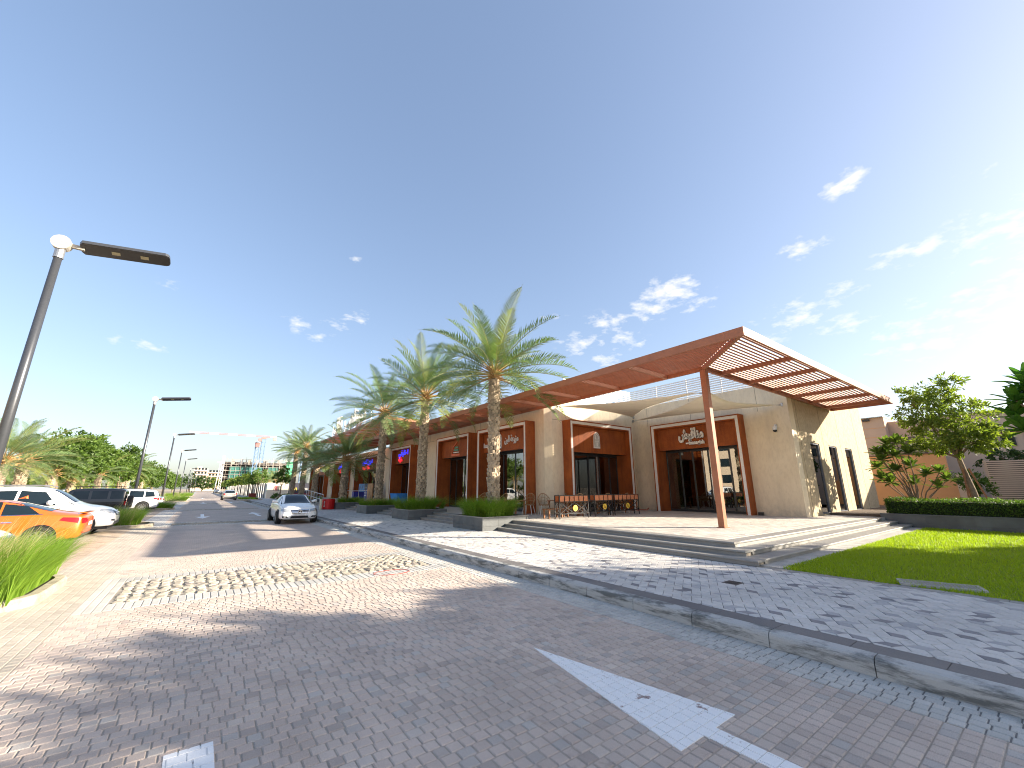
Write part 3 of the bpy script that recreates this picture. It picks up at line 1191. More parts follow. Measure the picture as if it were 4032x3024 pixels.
def text_on(L, body, size, u, v, w, mat, parent, name='lettering', extrude=.03, bold=0.0, align='CENTER', sx=1.0):
    me = text_mesh(body, size, extrude, bold, align, sx)
    me.materials.clear()
    me.materials.append(mat)
    T = Matrix((L.u, Vector((0, 0, 1)), L.w)).transposed().to_4x4()
    me.transform(T)
    o = bpy.data.objects.new(name, me)
    COL.objects.link(o)
    o.location = L.p(u, v, w)
    return wp(o, parent)


def shopfront(L, u0, u1, v1, depth=.5, sign=1.05, doors=(), label=None, glass_back=.42, inner=.0):
    """corten portal with white light line, sign panel, recessed glazing; returns the portal part"""
    t = .05
    b = MB()
    L.box(b, u0, -.02, -glass_back - .05, u0 + t, v1, depth)
    L.box(b, u1 - t, -.02, -glass_back - .05, u1, v1, depth)
    L.box(b, u0 + t, v1 - t, -glass_back - .05, u1 - t, v1, depth)
    # deeper lining behind the light line
    L.box(b, u0 + t + .13, -.02, -glass_back - .02, u0 + t + .19, v1 - t - .19, depth - .03)
    L.box(b, u1 - t - .19, -.02, -glass_back - .02, u1 - t - .13, v1 - t - .19, depth - .03)
    L.box(b, u0 + t + .13, v1 - t - .19, -glass_back - .02, u1 - t - .13, v1 - t - .13, depth - .03)
    fr = wp(b.build('portal_frame', M['rust']), shop)
    if label: fr['label'] = label
    b = MB()
    L.box(b, u0 + t, -.01, depth - .12, u0 + t + .13, v1 - t, depth - .012)
    L.box(b, u1 - t - .13, -.01, depth - .12, u1 - t, v1 - t, depth - .012)
    L.box(b, u0 + t + .13, v1 - t - .13, depth - .12, u1 - t - .13, v1 - t, depth - .012)
    wp(b.build('light_line', M['white_led']), fr)
    a, c = u0 + t + .19, u1 - t - .19
    vs_ = v1 - t - .19 - sign
    sp = L.part('sign_panel', M['rust'], fr, a, vs_, depth - .36, c, v1 - t - .19, depth - .30)
    L.part('soffit', M['dark_frame'], fr, a, vs_, -glass_back, c, vs_ + .04, depth - .36)
    # glazing
    g = -glass_back
    divs = doors
    xs = [a + inner] + list(divs) + [c]
    b = MB()
    for i, x in enumerate(xs):
        L.box(b, x - .035, 0, g - .03, x + .035, vs_, g + .03)
    for i in range(len(xs) - 1):
        L.box(b, xs[i] + .035, 0, g - .028, xs[i + 1] - .035, .10, g + .028)
        L.box(b, xs[i] + .035, vs_ - .1, g - .028, xs[i + 1] - .035, vs_, g + .028)
    wp(b.build('glazing_frame', M['dark_frame']), fr)
    for i in range(len(xs) - 1):
        L.part('glass_pane', M['glass'], fr, xs[i] + .036, .1, g - .006, xs[i + 1] - .036, vs_ - .1, g + .006)
    # room behind: floor, back wall, ceiling, a counter
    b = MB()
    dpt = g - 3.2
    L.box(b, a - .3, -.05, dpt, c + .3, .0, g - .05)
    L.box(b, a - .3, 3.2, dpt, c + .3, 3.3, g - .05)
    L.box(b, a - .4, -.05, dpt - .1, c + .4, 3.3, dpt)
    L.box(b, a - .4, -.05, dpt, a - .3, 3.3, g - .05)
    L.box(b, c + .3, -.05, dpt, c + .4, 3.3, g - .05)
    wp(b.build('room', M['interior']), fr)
    b = MB()
    L.box(b, a + .4, 0, dpt + .8, c - .9, 1.05, dpt + 1.3)
    L.box(b, a + .5, 1.5, dpt + .02, c - 1.0, 2.4, dpt + .25)
    wp(b.build('counter', M['interior_warm']), fr)
    return fr


# wall A: faces the road, managish shop
LA = Loc((XA, YB, PZ), (0, -1, 0), (-1, 0, 0))
uA = lambda y: YB - y
wall_with_openings(LA, YB - YE, TOP - PZ, [(uA(12.63), uA(8.37), -.1, 4.22)])
fA = shopfront(LA, uA(12.75), uA(8.22), 4.30, .47, 1.08, (uA(11.72), uA(11.05), uA(10.25), uA(9.25)), label='corten portal with white bubble letter sign')
LAw = M['white_led']
text_on(LA, '\uFEB6\uFEF4\uFED7\uFE8E\uFEE8\uFEE3', .66, uA(10.66), 3.47, .24, LAw, fA, extrude=.035, bold=.034, sx=.60)
text_on(LA, 'managish', .25, uA(10.40), 3.17, .24, LAw, fA, extrude=.03, bold=.010, sx=.86)
b = MB(); LA.box(b, uA(10.95), 3.20, .22, uA(10.88), 3.27, .26); LA.box(b, uA(10.87), 3.20, .22, uA(10.81), 3.27, .26); wp(b.build('lettering', LAw), fA)
LA.part('door_handle', M['steel'], fA, uA(10.16), .55, -.33, uA(10.12), 1.75, -.29)
LA.part('door_handle', M['steel'], fA, uA(9.98), .35, -.33, uA(9.95), 1.2, -.29)
LA.part('film_panel', flat('frosted_film', (.38, .40, .20), .4), fA, uA(12.2), .12, -.455, uA(11.82), 2.75, -.44)
# wall B: faces the terrace
LB = Loc((12.93, YB, PZ), (1, 0, 0), (0, -1, 0))
uB = lambda x: x - 12.93
wall_with_openings(LB, XA - 12.93 + .5, TOP - PZ, [(uB(13.72), uB(18.08), -.1, 4.22)])
fB = shopfront(LB, uB(13.6), uB(18.22), 4.30, .52, 1.25, (uB(14.75), uB(15.72), uB(16.55), uB(17.35)), label='corten portal with white arch emblem above dark glass')


def arch_emblem(L, u, v, w, h, parent):
    """white pointed-arch plate with a thin line drawing of a doorway"""
    wd = h * .56
    def arch(k, n=10):
        pts = [(-wd / 2 * k, -h / 2 * k), (wd / 2 * k, -h / 2 * k), (wd / 2 * k, h * .12)]
        for i in range(1, n):
            a = i / n
            pts.append((wd / 2 * k * (1 - a ** 1.6), h * .12 + (h / 2 * k - h * .12) * math.sin(a * math.pi / 2) ** .9))
        pts.append((0, h / 2 * k))
        return pts + [(-x, y) for x, y in pts[2:-1]][::-1]
    b = MB()
    P = arch(1.0)
    n = len(P)
    b.add([L.p(u + x, v + y, w) for x, y in P] + [L.p(u + x, v + y, w + .05) for x, y in P],
          [tuple(range(n, 2 * n)), tuple(range(n - 1, -1, -1))] + [(i, (i + 1) % n, n + (i + 1) % n, n + i) for i in range(n)])
    o = wp(b.build('emblem', M['white_led']), parent)
    b = MB()
    A = arch(.82)
    for i in range(len(A)):
        p, q = A[i - 1], A[i]
        b.beam(L.p(u + p[0], v + p[1], w + .053), L.p(u + q[0], v + q[1], w + .053), .006, .012, L.w)
    for x0, y0, x1, y1 in ((-.28, -.38, -.28, -.02), (.28, -.38, .28, -.02), (-.3, -.02, .3, -.02), (-.34, .05, .34, .05), (-.16, -.38, -.16, -.12), (.16, -.38, .16, -.12), (-.16, -.12, .16, -.12),
                           (-.07, .12, -.07, .24), (.07, .12, .07, .24), (-.07, .24, 0, .32), (.07, .24, 0, .32), (-.07, .12, .07, .12)):
        b.beam(L.p(u + x0 * wd * 1.2, v + y0 * h, w + .053), L.p(u + x1 * wd * 1.2, v + y1 * h, w + .053), .006, .012, L.w)
    wp(b.build('emblem_drawing', M['lamp_grey']), parent)


arch_emblem(LB, uB(15.72), 3.46, .22, .80, fB)
# chamfered corner pier and wall C along the road
b = MB()
b.prism([(XC, 14.38), (12.93, YB), (12.93, YB + .5), (XC + .5, 14.68), (XC + .5, 15.16), (XC, 15.16)][::1], -.2, TOP)
wp(b.build('corner_pier', M['stucco']), shop)
LC = Loc((XC, 60, PZ), (0, -1, 0), (-1, 0, 0))
uC = lambda y: 60 - y
opC = [(15.15, 19.35), (20.45, 24.35), (28.75, 32.55)]
LC1 = Loc((XC, 34.3, PZ), (0, -1, 0), (-1, 0, 0))
u1 = lambda y: 34.3 - y
wall_with_openings(LC1, u1(15.16), TOP - PZ, [(u1(b_), u1(a_), -.1, 4.2) for a_, b_ in opC])
fs = []
for (a_, b_), dv, lb in zip(opC, ((16.1, 17.15, 18.2), (21.3, 22.35, 23.4), (29.6, 30.7, 31.5)),
                            ('corten portal with arch emblem behind the nearest palm', 'corten portal with the orange and green hook logo', 'narrow corten portal with blue and red sign')):
    fs.append(shopfront(LC1, u1(b_ + .1), u1(a_ - .1), 4.28, .56, 1.05, sorted(u1(y) for y in dv), label=lb))
arch_emblem(LC1, u1(17.66), 3.55, .26, .80, fs[0])
text_on(LC1, 'Bean Farm', .36, u1(19.15), 3.28, .28, LAw, fs[0], extrude=.02, bold=.006, align='LEFT', sx=.55)
text_on(LC1, '\uFEE6\uFE92\uFEDF\uFE8D \uFE94\uFECB\uFEAD\uFEB0\uFEE3', .46, u1(16.58), 3.42, .28, LAw, fs[0], extrude=.02, bold=.010, sx=.62)
b = MB(); LC1.box(b, u1(15.3), 4.9, 0, u1(15.29), 4.91, .01)
# hook logo
blue, red, orange, green = flat('blue_sign', (.03, .03, .75), .4, emit=.25), flat('red_sign', (.65, .015, .03), .4, emit=.2), flat('orange_sign', (.72, .16, .06), .4), flat('green_sign', (.08, .28, .18), .4)
pts = [(-.42, -.28), (-.34, .0), (-.2, .2), (.02, .32), (.2, .42), (.22, .58), (.08, .66), (-.06, .6)]
b = MB()
for i in range(len(pts) - 1):
    b.beam(LC1.p(u1(22.35) + pts[i][0], 3.45 + pts[i][1], .28), LC1.p(u1(22.35) + pts[i + 1][0], 3.45 + pts[i + 1][1], .28), .04, .11, LC1.w)
LC1.box(b, u1(22.35) - .5, 3.06, .26, u1(22.35) + .5, 3.17, .30)
wp(b.build('emblem', orange), fs[1])
b = MB(); LC1.box(b, u1(22.35) - .24, 3.36, .26, u1(22.35) + .34, 3.47, .30); LC1.box(b, u1(22.35) - .12, 3.52, .26, u1(22.35) + .3, 3.62, .30)
wp(b.build('emblem', green), fs[1])
b = MB(); LC1.box(b, u1(22.35) - .3, 3.24, .26, u1(22.35) + .38, 3.30, .30); wp(b.build('emblem', M['white_led']), fs[1])
SB = '\uFEF2\uFED4\uFEF4\uFEE0\uFEA7 \uFE81'
SR = '\uFE94\uFED7\uFEAD\uFE8E\uFEE3'
text_on(LC1, SB, .62, u1(30.7), 3.66, .28, blue, fs[2], extrude=.03, bold=.008, sx=1.0)
text_on(LC1, SR, .46, u1(31.25), 3.18, .28, red, fs[2], extrude=.03, bold=.008, sx=.8)
# second row of shops, set back
YS0, YS1 = 34.3, 70.5
LS = Loc((XS, YS1, PZ), (0, -1, 0), (-1, 0, 0))
us = lambda y: YS1 - y
opS = [(38.9, 45.9), (49.4, 54.9), (59.6, 68.6)]
wall_with_openings(LS, us(YS0) , 5.3 - PZ, [(us(b_), us(a_), -.1, 4.2) for a_, b_ in opS])
for (a_, b_), lb in zip(opS, ('wide corten portal with blue and red sign behind the third palm', 'corten portal with blue letters behind the short palm', 'farthest corten portal, with a silver sign')):
    w_ = b_ - a_
    f_ = shopfront(LS, us(b_ + .1), us(a_ - .1), 4.28, .56, 1.1, (us(b_ - w_ * .3), us(b_ - w_ * .5), us(b_ - w_ * .75)), label=lb)
    fs.append(f_)
text_on(LS, '\uFEE6\uFEF4\uFECC\uFEDF\uFE8D \uFEE5\uFEEE\uFEF4\uFECB', .75, us(42.6), 3.58, .28, blue, fs[3], extrude=.03, bold=.014)
text_on(LS, '\uFE8E\uFEEB\uFEAD\uFEBB \uFEEA\uFED7\uFEAD\uFE8E\uFEE3', .5, us(42.9), 3.05, .28, red, fs[3], extrude=.03, bold=.014)
text_on(LS, '\uFEE6\uFEF4\uFECC\uFEDF\uFE8D', .7, us(52.9), 3.55, .28, blue, fs[4], extrude=.03, bold=.014)
text_on(LS, '\uFEEA\uFED7\uFEAD\uFE8E\uFEE3', .5, us(52.6), 3.05, .28, red, fs[4], extrude=.03, bold=.014)
text_on(LS, 'PHARMACY', .5, us(62.0), 3.4, .28, M['steel'], fs[5], extrude=.03, bold=.014)
b = MB(); b.box(XC + .01, 34.31, -.2, 16, 34.7, TOP - .01)
wp(b.build('wall', M['stucco']), shop)
# end wall facing the lawn, with three slot windows
LEw = Loc((XA, YE, PZ), (1, 0, 0), (0, -1, 0))
uE = lambda x: x - XA
b = MB()
slots = [(20.84, 21.93), (23.11, 24.21), (25.42, 26.49)]
u = .5
for a_, c_ in slots:
    LEw.box(b, u, -.5, -.4, uE(a_), TOP - PZ, 0)
    LEw.box(b, uE(a_), -.5, -.4, uE(c_), .05, 0)
    LEw.box(b, uE(a_), 3.02, -.4, uE(c_), TOP - PZ, 0)
    u = uE(c_)
LEw.box(b, u, -.5, -.4, uE(29.4), TOP - PZ, 0)
wp(b.build('wall', M['stucco_rough']), shop)
for a_, c_ in slots:
    b = MB()
    a, c = uE(a_), uE(c_)
    LEw.box(b, a, .05, -.12, a + .06, 3.02, -.03); LEw.box(b, c - .06, .05, -.12, c, 3.02, -.03)
    LEw.box(b, a + .06, .05, -.12, c - .06, .11, -.03); LEw.box(b, a + .06, 2.96, -.12, c - .06, 3.02, -.03)
    f_ = wp(b.build('window_frame', flat('grey_aluminium', (.13, .135, .16), .4, .3)), shop)
    LEw.part('glass_pane', M['glass'], f_, a + .06, .11, -.085, c - .06, 2.96, -.075)
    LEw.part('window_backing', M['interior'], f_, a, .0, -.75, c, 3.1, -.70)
b = MB()
LEw.box(b, 10.0, -.5, -8.4, 10.33, TOP - PZ, -.4)
wp(b.build('wall', M['stucco']), shop)
# shadow joints scored in the render
b = MB()
for xx in (19.85, 22.5, 24.85, 27.6):
    LEw.box(b, uE(xx), 0, -.002, uE(xx) + .018, TOP - PZ - .01, .004)
for y in (13.2, 7.6):
    LA.box(b, uA(y), 4.35, -.002, uA(y) + .014, TOP - PZ - .01, .004)
LA.box(b, uA(10.7), 4.35, -.002, uA(10.7) + .014, TOP - PZ - .01, .004)
LC1.box(b, 0, 4.30, -.002, u1(15.2), 4.318, .004)
for y in (20.0, 26.6):
    LC1.box(b, u1(y), 4.32, -.002, u1(y) + .014, 5.4, .004)
LB.box(b, .02, 4.30, -.002, .66, 4.318, .004)
wp(b.build('wall_joint', flat('scored_joint', (.20, .165, .12), .9)), shop)
# roof, parapet louvres, plant box
b = MB()
b.box(12.7, 14.3, TOP - .35, 29.3, 34.6, TOP - .25).box(19.2, 6.6, TOP - .36, 29.3, 14.3, TOP - .26).box(13.7, 34.6, 5.05, 29, 70, 5.15)
wp(b.build('roof', M['concrete']), shop)


def louvre_screen(p0, p1, z0, z1, n, parent):
    p0, p1 = Vector(p0), Vector(p1)
    for k in range(n):
        z = z0 + (z1 - z0) * (k + .5) / n
        o = MB().beam((p0.x, p0.y, z), (p1.x, p1.y, z), .02, (z1 - z0) / n * .60).build('louvre_slat', M['white'])
        wp(o, parent)
    b = MB()
    L = (p1 - p0).length
    m = max(2, int(L / 1.5) + 1)
    for i in range(m):
        p = p0.lerp(p1, i / (m - 1))
        b.beam((p.x + .03, p.y + .03, z0 - .1), (p.x + .03, p.y + .03, z1), .04, .04)
    wp(b.build('louvre_post', M['white']), parent)


scr = empty('louvre_screen', (19.3, 14.4, TOP), 'white horizontal louvre screen on the roof edge above the shade sails', 'screen')
louvre_screen((19.25, 7.3, 0), (19.25, 14.36, 0), TOP + .04, 7.0, 9, scr)
louvre_screen((19.22, 14.38, 0), (14.0, 14.38, 0), TOP + .04, 7.0, 9, scr)
ac = empty('roof_plant_box', (16, 28.0, 5.9), 'pale plant box standing on the shop roof behind the pergola', 'plant box')
MB().box(-.6, -1.2, 0, 1.6, 1.4, 1.35).build('casing', M['concrete'], ac)
MB().box(-.75, -1.4, 1.36, 1.75, 1.6, 1.62).build('lid', M['concrete'], ac)
# wall camera
cam_t = empty('security_camera', (XA, 6.98, 3.95), 'white dome security camera on the wall beside the corner', 'camera')
MB().box(-.06, -.05, .05, 0, .05, .22).build('bracket', M['white'], cam_t)
MB().tube([(-.10, 0, .16), (-.14, 0, .10)], .03, 10).tube([(-.15, 0, .12), (-.15, 0, -.02)], [.075, .085], 16).build('housing', M['white'], cam_t, smooth=False)
MB().tube([(-.15, 0, -.021), (-.15, 0, -.07), (-.15, 0, -.10), (-.15, 0, -.12)], [.075, .07, .045, .01], 16).build('dome', M['black'], cam_t, smooth=True)
o = empty('floor_light', (18.9, 8.0, PZ), 'small black floor light at the foot of the portal', 'light')
MB().box(-.07, -.10, 0, .07, .10, .03).build('base', M['black'], o); MB().box(-.06, -.09, .03, .06, .09, .13).build('housing', M['black'], o)
o = empty('cable_coil', (18.85, 13.45, PZ), 'short red hose lying at the inner corner of the terrace', 'hose')
MB().tube([(-1.0, -.1, .03), (-.6, .08, .04), (-.2, -.12, .03), (.1, .1, .06), (.12, .02, .12)], .022, 8).build('hose', flat('red_hose', (.45, .07, .03), .5), o, smooth=True)

# ================================================================ PERGOLA
perg = empty('pergola', (12.37, 6.3, PZ), 'rust brown steel pergola with slatted wings and a single corner post', 'pergola')
PB, PS, PT = 5.235, 5.345, 5.43
XO, YO, XR, YF = 10.08, 4.05, 24.2, 62.0
XI, YI = 12.36, 6.33


def pp(name, *a, mat=None, lab=None):
    o = MB().beam(*a).build(name, mat or M['pergola'])
    return wp(o, perg)


o = MB().box(XI - .09, YI - .10, PZ - .01, XI + .09, YI + .08, PB).build('post', M['pergola']); wp(o, perg)
o = MB().box(XI - .13, YI - .14, PZ - .005, XI + .13, YI + .12, PZ + .012).build('base_plate', M['pergola']); wp(o, perg)
for c in ((XO, YO, PB - .03, XO + .07, YF, PT), (XO + .07, YO, PB - .03, XR, YO + .07, PT), (XR, YO, PB - .03, XR + .07, YI + .05, PT),
          (XI, YI + .05, PB - .002, XI + .09, YF, PS + .03), (XI - .03, YI - .04, PB - .004, XR, YI + .05, PS + .03)):
    o = MB().box(*c).build('edge_beam', M['pergola']); wp(o, perg)
pp('hip_beam', (XO + .07, YO + .07, PB + .06), (XI, YI, PB + .06), .09, .12)
y = YI + 1.3
while y < YF:
    pp('cross_beam', (XO + .07, y, PB + .055), (XI, y, PB + .055), .07, .13)
    y += 2.05
x = XI + 1.05
while x < XR - .3:
    pp('cross_beam', (x, YO + .07, PB + .055), (x, YI - .04, PB + .055), .07, .13)
    x += 2.0
ns = 17
for k in range(ns):
    f = (k + .6) / ns
    xx = XO + .07 + (XI - XO - .07) * f
    y0 = YO + .07 + (YI - YO - .07) * f + .05
    pp('slat', (xx, y0, PS + .022), (xx, YF, PS + .022), .05, .036)
    yy = YO + .07 + (YI - .04 - YO - .07) * f
    x0 = XO + .07 + (XI - XO - .07) * f + .05
    pp('slat', (x0, yy, PS + .022), (XR, yy, PS + .022), .064, .036)
# upper pergola over the second row of shops
per2 = empty('pergola', (9.5, 27.4, 5.43), 'upper slatted pergola raised on short posts under the roof letters', 'pergola')
Z2 = 6.32
def p2(name, *c):
    o = MB().box(*c).build(name, M['pergola']); return wp(o, per2)
X20, X21, Y20, Y21 = 9.4, 13.8, 27.4, 46.0
p2('edge_beam', X20, Y20, Z2 - .1, X20 + .08, Y21, Z2 + .1); p2('edge_beam', X20 + .08, Y20, Z2 - .1, X21, Y20 + .08, Z2 + .1)
p2('edge_beam', X21, Y20, Z2 - .1, X21 + .08, Y21, Z2 + .1); p2('edge_beam', X20 + .08, Y21 - .08, Z2 - .1, X21, Y21, Z2 + .1)
p2('edge_beam', 11.6, Y20 + .08, Z2 - .1, 11.68, Y21 - .08, Z2 + .02)
y = Y20 + 2.3
while y < Y21 - 1:
    p2('cross_beam', X20 + .08, y, Z2 - .095, X21, y + .07, Z2 + .02); y += 2.3
for k in range(30):
    x = X20 + .1 + (X21 - X20 - .15) * (k + .5) / 30
    p2('slat', x - .028, Y20 + .08, Z2 + .03, x + .028, Y21 - .08, Z2 + .066)
for y in (29.7, 36.6, 43.5):
    p2('post', 11.55, y, 5.43, 11.67, y + .12, Z2 - .1)
    p2('post', X20 + .6, y, 5.43, X20 + .72, y + .12, Z2 - .1)
# roof letters
sg = empty('roof_sign', (9.6, 38, Z2 + .1), 'large pale grey Arabic letters standing above the upper pergola', 'sign')
LR = Loc((9.7, 38, Z2 + .1), (0, -1, 0), (-1, 0, 0))
M['letter'] = flat('grey_letter', (.50, .50, .48), .5)
for body, uu, sz in (('\uFEE5', 6.9, 0), ('\uFE97\uFEAD\uFEEE\uFEDB', 4.2, 1.75), ('\uFE90\uFEEB\uFE8E', 1.1, 1.75), ('\uFEDE\uFEE0\uFED3', -2.8, 1.75)):
    if sz: text_on(LR, body, sz, uu, .55, 0, M['letter'], sg, 'letter', extrude=.07, bold=.0)
b = MB()
for zz in (.35, .52):
    b.beam(LR.p(-5, zz, -.1), LR.p(6.6, zz, -.1), .04, .04)
for k in range(9):
    b.beam(LR.p(-5 + k * 1.45, 0, -.1), LR.p(-5 + k * 1.45, 1.2, -.1), .04, .04)
wp(b.build('sign_rail', M['white']), sg)

# ================================================================ SHADE SAILS
def sail(name, A, B, C, sag, label):
    """three-cornered membrane with scalloped edges, pulled tight at the corners"""
    t_ = empty(name, A, label, 'shade sail', 'beige shade sails')
    A, B, C = Vector(A), Vector(B), Vector(C)
    cen = (A + B + C) / 3
    n = 14
    idx, V = {}, []
    for i in range(n + 1):
        for j in range(n + 1 - i):
            a, b_, c = i / n, j / n, (n - i - j) / n
            p = A * a + B * b_ + C * c
            pull = Vector()
            for (e, opp) in ((a, 0), (b_, 1), (c, 2)):
                others = [x for k, x in enumerate((a, b_, c)) if k != opp]
                s4 = 4 * others[0] * others[1] / max((others[0] + others[1]) ** 2, 1e-6)
                pull += (cen - p) * s4 * .26 * max(0, 1 - e * 1.6) ** 2 if others[0] + others[1] > 0 else Vector()
            p = p + pull
            p.z -= sag * 27 * a * b_ * c
            idx[(i, j)] = len(V)
            V.append(p - A)
    F = []
    for i in range(n):
        for j in range(n - i):
            F.append((idx[(i, j)], idx[(i + 1, j)], idx[(i, j + 1)]))
            if i + j < n - 1:
                F.append((idx[(i + 1, j)], idx[(i + 1, j + 1)], idx[(i, j + 1)]))
    me = bpy.data.meshes.new('membrane'); me.from_pydata(V, [], F)
    o = link('membrane', me, M['sail'], t_, None, True)
    md = o.modifiers.new('thickness', 'SOLIDIFY'); md.thickness = .012
    return t_


colp = Vector((XI - .02, YI + .05, 4.52))
for nm, (A, B, C), lb in (('shade_sail', ((12.55, 6.75, 4.60), (13.35, 14.02, 5.42), (18.8, 13.95, 5.42)), 'left beige shade sail stretched from the corner pier to the post'),
                          ('shade_sail', ((12.72, 6.42, 4.58), (18.85, 13.8, 5.20), (18.85, 6.75, 4.94)), 'right beige shade sail over the door of the white lettered shop')):
    s_ = sail(nm, A, B, C, .10, lb)
    b = MB()
    for p, q in ((A, (XI + .05, YI + .08, 4.5)), (B, (B[0], YB + .02, B[2] + .03) if B[0] < 15 else (XA + .02, YB - .05, B[2] + .03)), (C, (XA + .02, C[1] + (.12 if C[1] > 10 else -.12), C[2] + .02))):
        v = Vector(q) - Vector(A)
        b.tube([Vector(p) - Vector(A), v], .012, 6)
        b.tube([(Vector(p) * .6 + Vector(q) * .4) - Vector(A), (Vector(p) * .2 + Vector(q) * .8) - Vector(A)], .022, 6)
        b.box(v.x - .05, v.y - .05, v.z - .07, v.x + .03, v.y + .03, v.z + .07)
    b.build('turnbuckle', M['galv'], s_)
# ================================================================ PALMS
def frond_mesh(name, L, bend, n=40, ll=.42, w=.032, seed=0, mats=None, keel=.5):
    """date palm frond: arched rachis in the local XZ plane, two rows of folded leaflets, bare orange petiole"""
    r = random.Random(seed)
    b = MB()
    pts, rad = [], []
    a = 0.0
    p = Vector((0, 0, 0))
    N = 14
    for i in range(N + 1):
        pts.append(p.copy()); rad.append(.022 * (1 - i / N) ** 1.3 + .003)
        a -= bend / N * (0.35 + 1.5 * i / N)
        p = p + Vector((math.cos(a), 0, math.sin(a))) * (L / N)
    b.m = 0
    b.tube(pts[:4], rad[:4], 5, False)
    b.m = 2
    b.tube(pts[3:], rad[3:], 5, False)
    b.m = 1
    tw = r.uniform(-.3, .3)
    for s in (-1, 1):
        for k in range(n):
            f = .17 + .83 * (k + r.uniform(0, .6)) / n
            x = f * N
            i = min(int(x), N - 1)
            q = pts[i].lerp(pts[i + 1], x - i)
            d = (pts[i + 1] - pts[i]).normalized()
            side = Vector((0, s, 0))
            up = Vector((-d.z, 0, d.x)) if d.x or d.z else Vector((0, 0, 1))
            l = ll * (math.sin(math.pi * min(1, .18 + f * .86)) ** .6) * r.uniform(.85, 1.12)
            fw = .55 + .55 * f
            dirn = (side * 1.0 + d * fw + up * (keel + r.uniform(-.22, .28))).normalized()
            m = q + dirn * l * .5
            t = q + dirn * l * .97 + Vector((0, 0, -.07 * l)) + up * r.uniform(-.02, .02)
            wv = d.cross(dirn).cross(dirn).normalized() * (w / 2)
            b.add([q - wv * .6, q + wv * .6, m + wv, m - wv, t], [(0, 1, 2, 3), (3, 2, 4)])
    return b.mesh(name, (mats or [M['petiole'], M['palm_leaf']]) + [M['rachis']])


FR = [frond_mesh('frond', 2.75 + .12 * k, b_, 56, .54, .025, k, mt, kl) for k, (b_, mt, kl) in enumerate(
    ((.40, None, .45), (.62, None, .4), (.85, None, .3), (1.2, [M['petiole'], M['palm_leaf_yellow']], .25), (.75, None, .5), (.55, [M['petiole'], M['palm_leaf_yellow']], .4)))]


def palm_trunk_mesh(h, r0, r1, seed, lean=(0, 0)):
    """trunk clad in spiralling cut leaf bases"""
    r = random.Random(seed)
    b = MB()
    b.tube([(lean[0] * (k / 8) ** 1.5, lean[1] * (k / 8) ** 1.5, h * k / 8) for k in range(9)], [r0 + (r1 - r0) * k / 8 for k in range(9)], 10)
    b.m = 1
    row = .145
    n = int(h / row)
    for j in range(n):
        z = (j + .3) * row
        f = z / h
        rr = r0 + (r1 - r0) * f
        cx, cy = lean[0] * f ** 1.5, lean[1] * f ** 1.5
        m = 7
        for k in range(m):
            a = 2 * math.pi * (k + .5 * (j % 2) + r.uniform(-.12, .12)) / m + j * .03
            hw = math.pi / m * 1.02
            pr = rr + r.uniform(.045, .10)
            zz = z + r.uniform(-.02, .02)
            hh = row * r.uniform(.95, 1.25)
            def P(an, rad_, dz): return (cx + math.cos(an) * rad_, cy + math.sin(an) * rad_, zz + dz)
            b.add([P(a - hw, rr - .01, -.01), P(a + hw, rr - .01, -.01), P(a + hw * .9, pr - .018, hh * .75), P(a - hw * .9, pr - .018, hh * .75), P(a, pr + .012, hh * .95),
                   P(a + hw * .8, rr - .01, hh * 1.15), P(a - hw * .8, rr - .01, hh * 1.15), P(a, pr - .02, -.0)],
                  [(0, 7, 4, 3), (7, 1, 2, 4), (3, 4, 6), (4, 2, 5), (4, 5, 6), (0, 3, 6), (1, 5, 2)])
    return b.mesh('trunk', [M['trunk_core'], M['palm_trunk']])


def palm(x, y, z0, h, label, group, nf=44, scale=1.0, seed=0, r0=.24, r1=.19, droop=0.0, lean=(0, 0), joined=False):
    r = random.Random(seed)
    t_ = empty('palm_tree', (x, y, z0), label, 'palm tree', group)
    link('trunk', palm_trunk_mesh(h, r0, r1, seed, lean), None, t_)
    # cut petiole stubs below the crown
    b = MB()
    for k in range(26):
        a = k * 2.4 + r.uniform(-.2, .2)
        zz = h - .1 + .42 * k / 26
        e = .35 + .5 * k / 26
        d = Vector((math.cos(a) * math.cos(e), math.sin(a) * math.cos(e), math.sin(e)))
        p = Vector((lean[0] + math.cos(a) * r1 * .8, lean[1] + math.sin(a) * r1 * .8, zz))
        b.beam(p, p + d * r.uniform(.16, .34), .075, .035)
    b.tube([(lean[0], lean[1], h - .1), (lean[0], lean[1], h + .45)], [r1 * .95, r1 * .6], 8)
    b.build('leaf_bases', M['petiole'], t_)
    jb = MB() if joined else None
    for k in range(nf):
        f = k / nf
        el = R(83) - f ** .74 * R(100 + droop) + r.uniform(-.14, .14)
        a = k * 2.39996 + r.uniform(-.25, .25)
        me = FR[r.choice((0, 0, 1, 4, 5) if f < .4 else (0, 1, 1, 2, 4, 4) if f < .8 else (1, 2, 2, 3))]
        s = scale * (r.uniform(.72, .95) if f < .12 else r.uniform(.9, 1.1))
        mat_ = Matrix.Translation((lean[0] + math.cos(a) * r1 * .4, lean[1] + math.sin(a) * r1 * .4, h + .42 - .40 * f)) @ Matrix.Rotation(a, 4, 'Z') @ Matrix.Rotation(-el, 4, 'Y') @ Matrix.Rotation(r.uniform(-.5, .5), 4, 'X') @ Matrix.Scale(s, 4)
        o = bpy.data.objects.new('frond', me)
        COL.objects.link(o)
        o.parent = t_
        o.matrix_local = mat_
    return t_


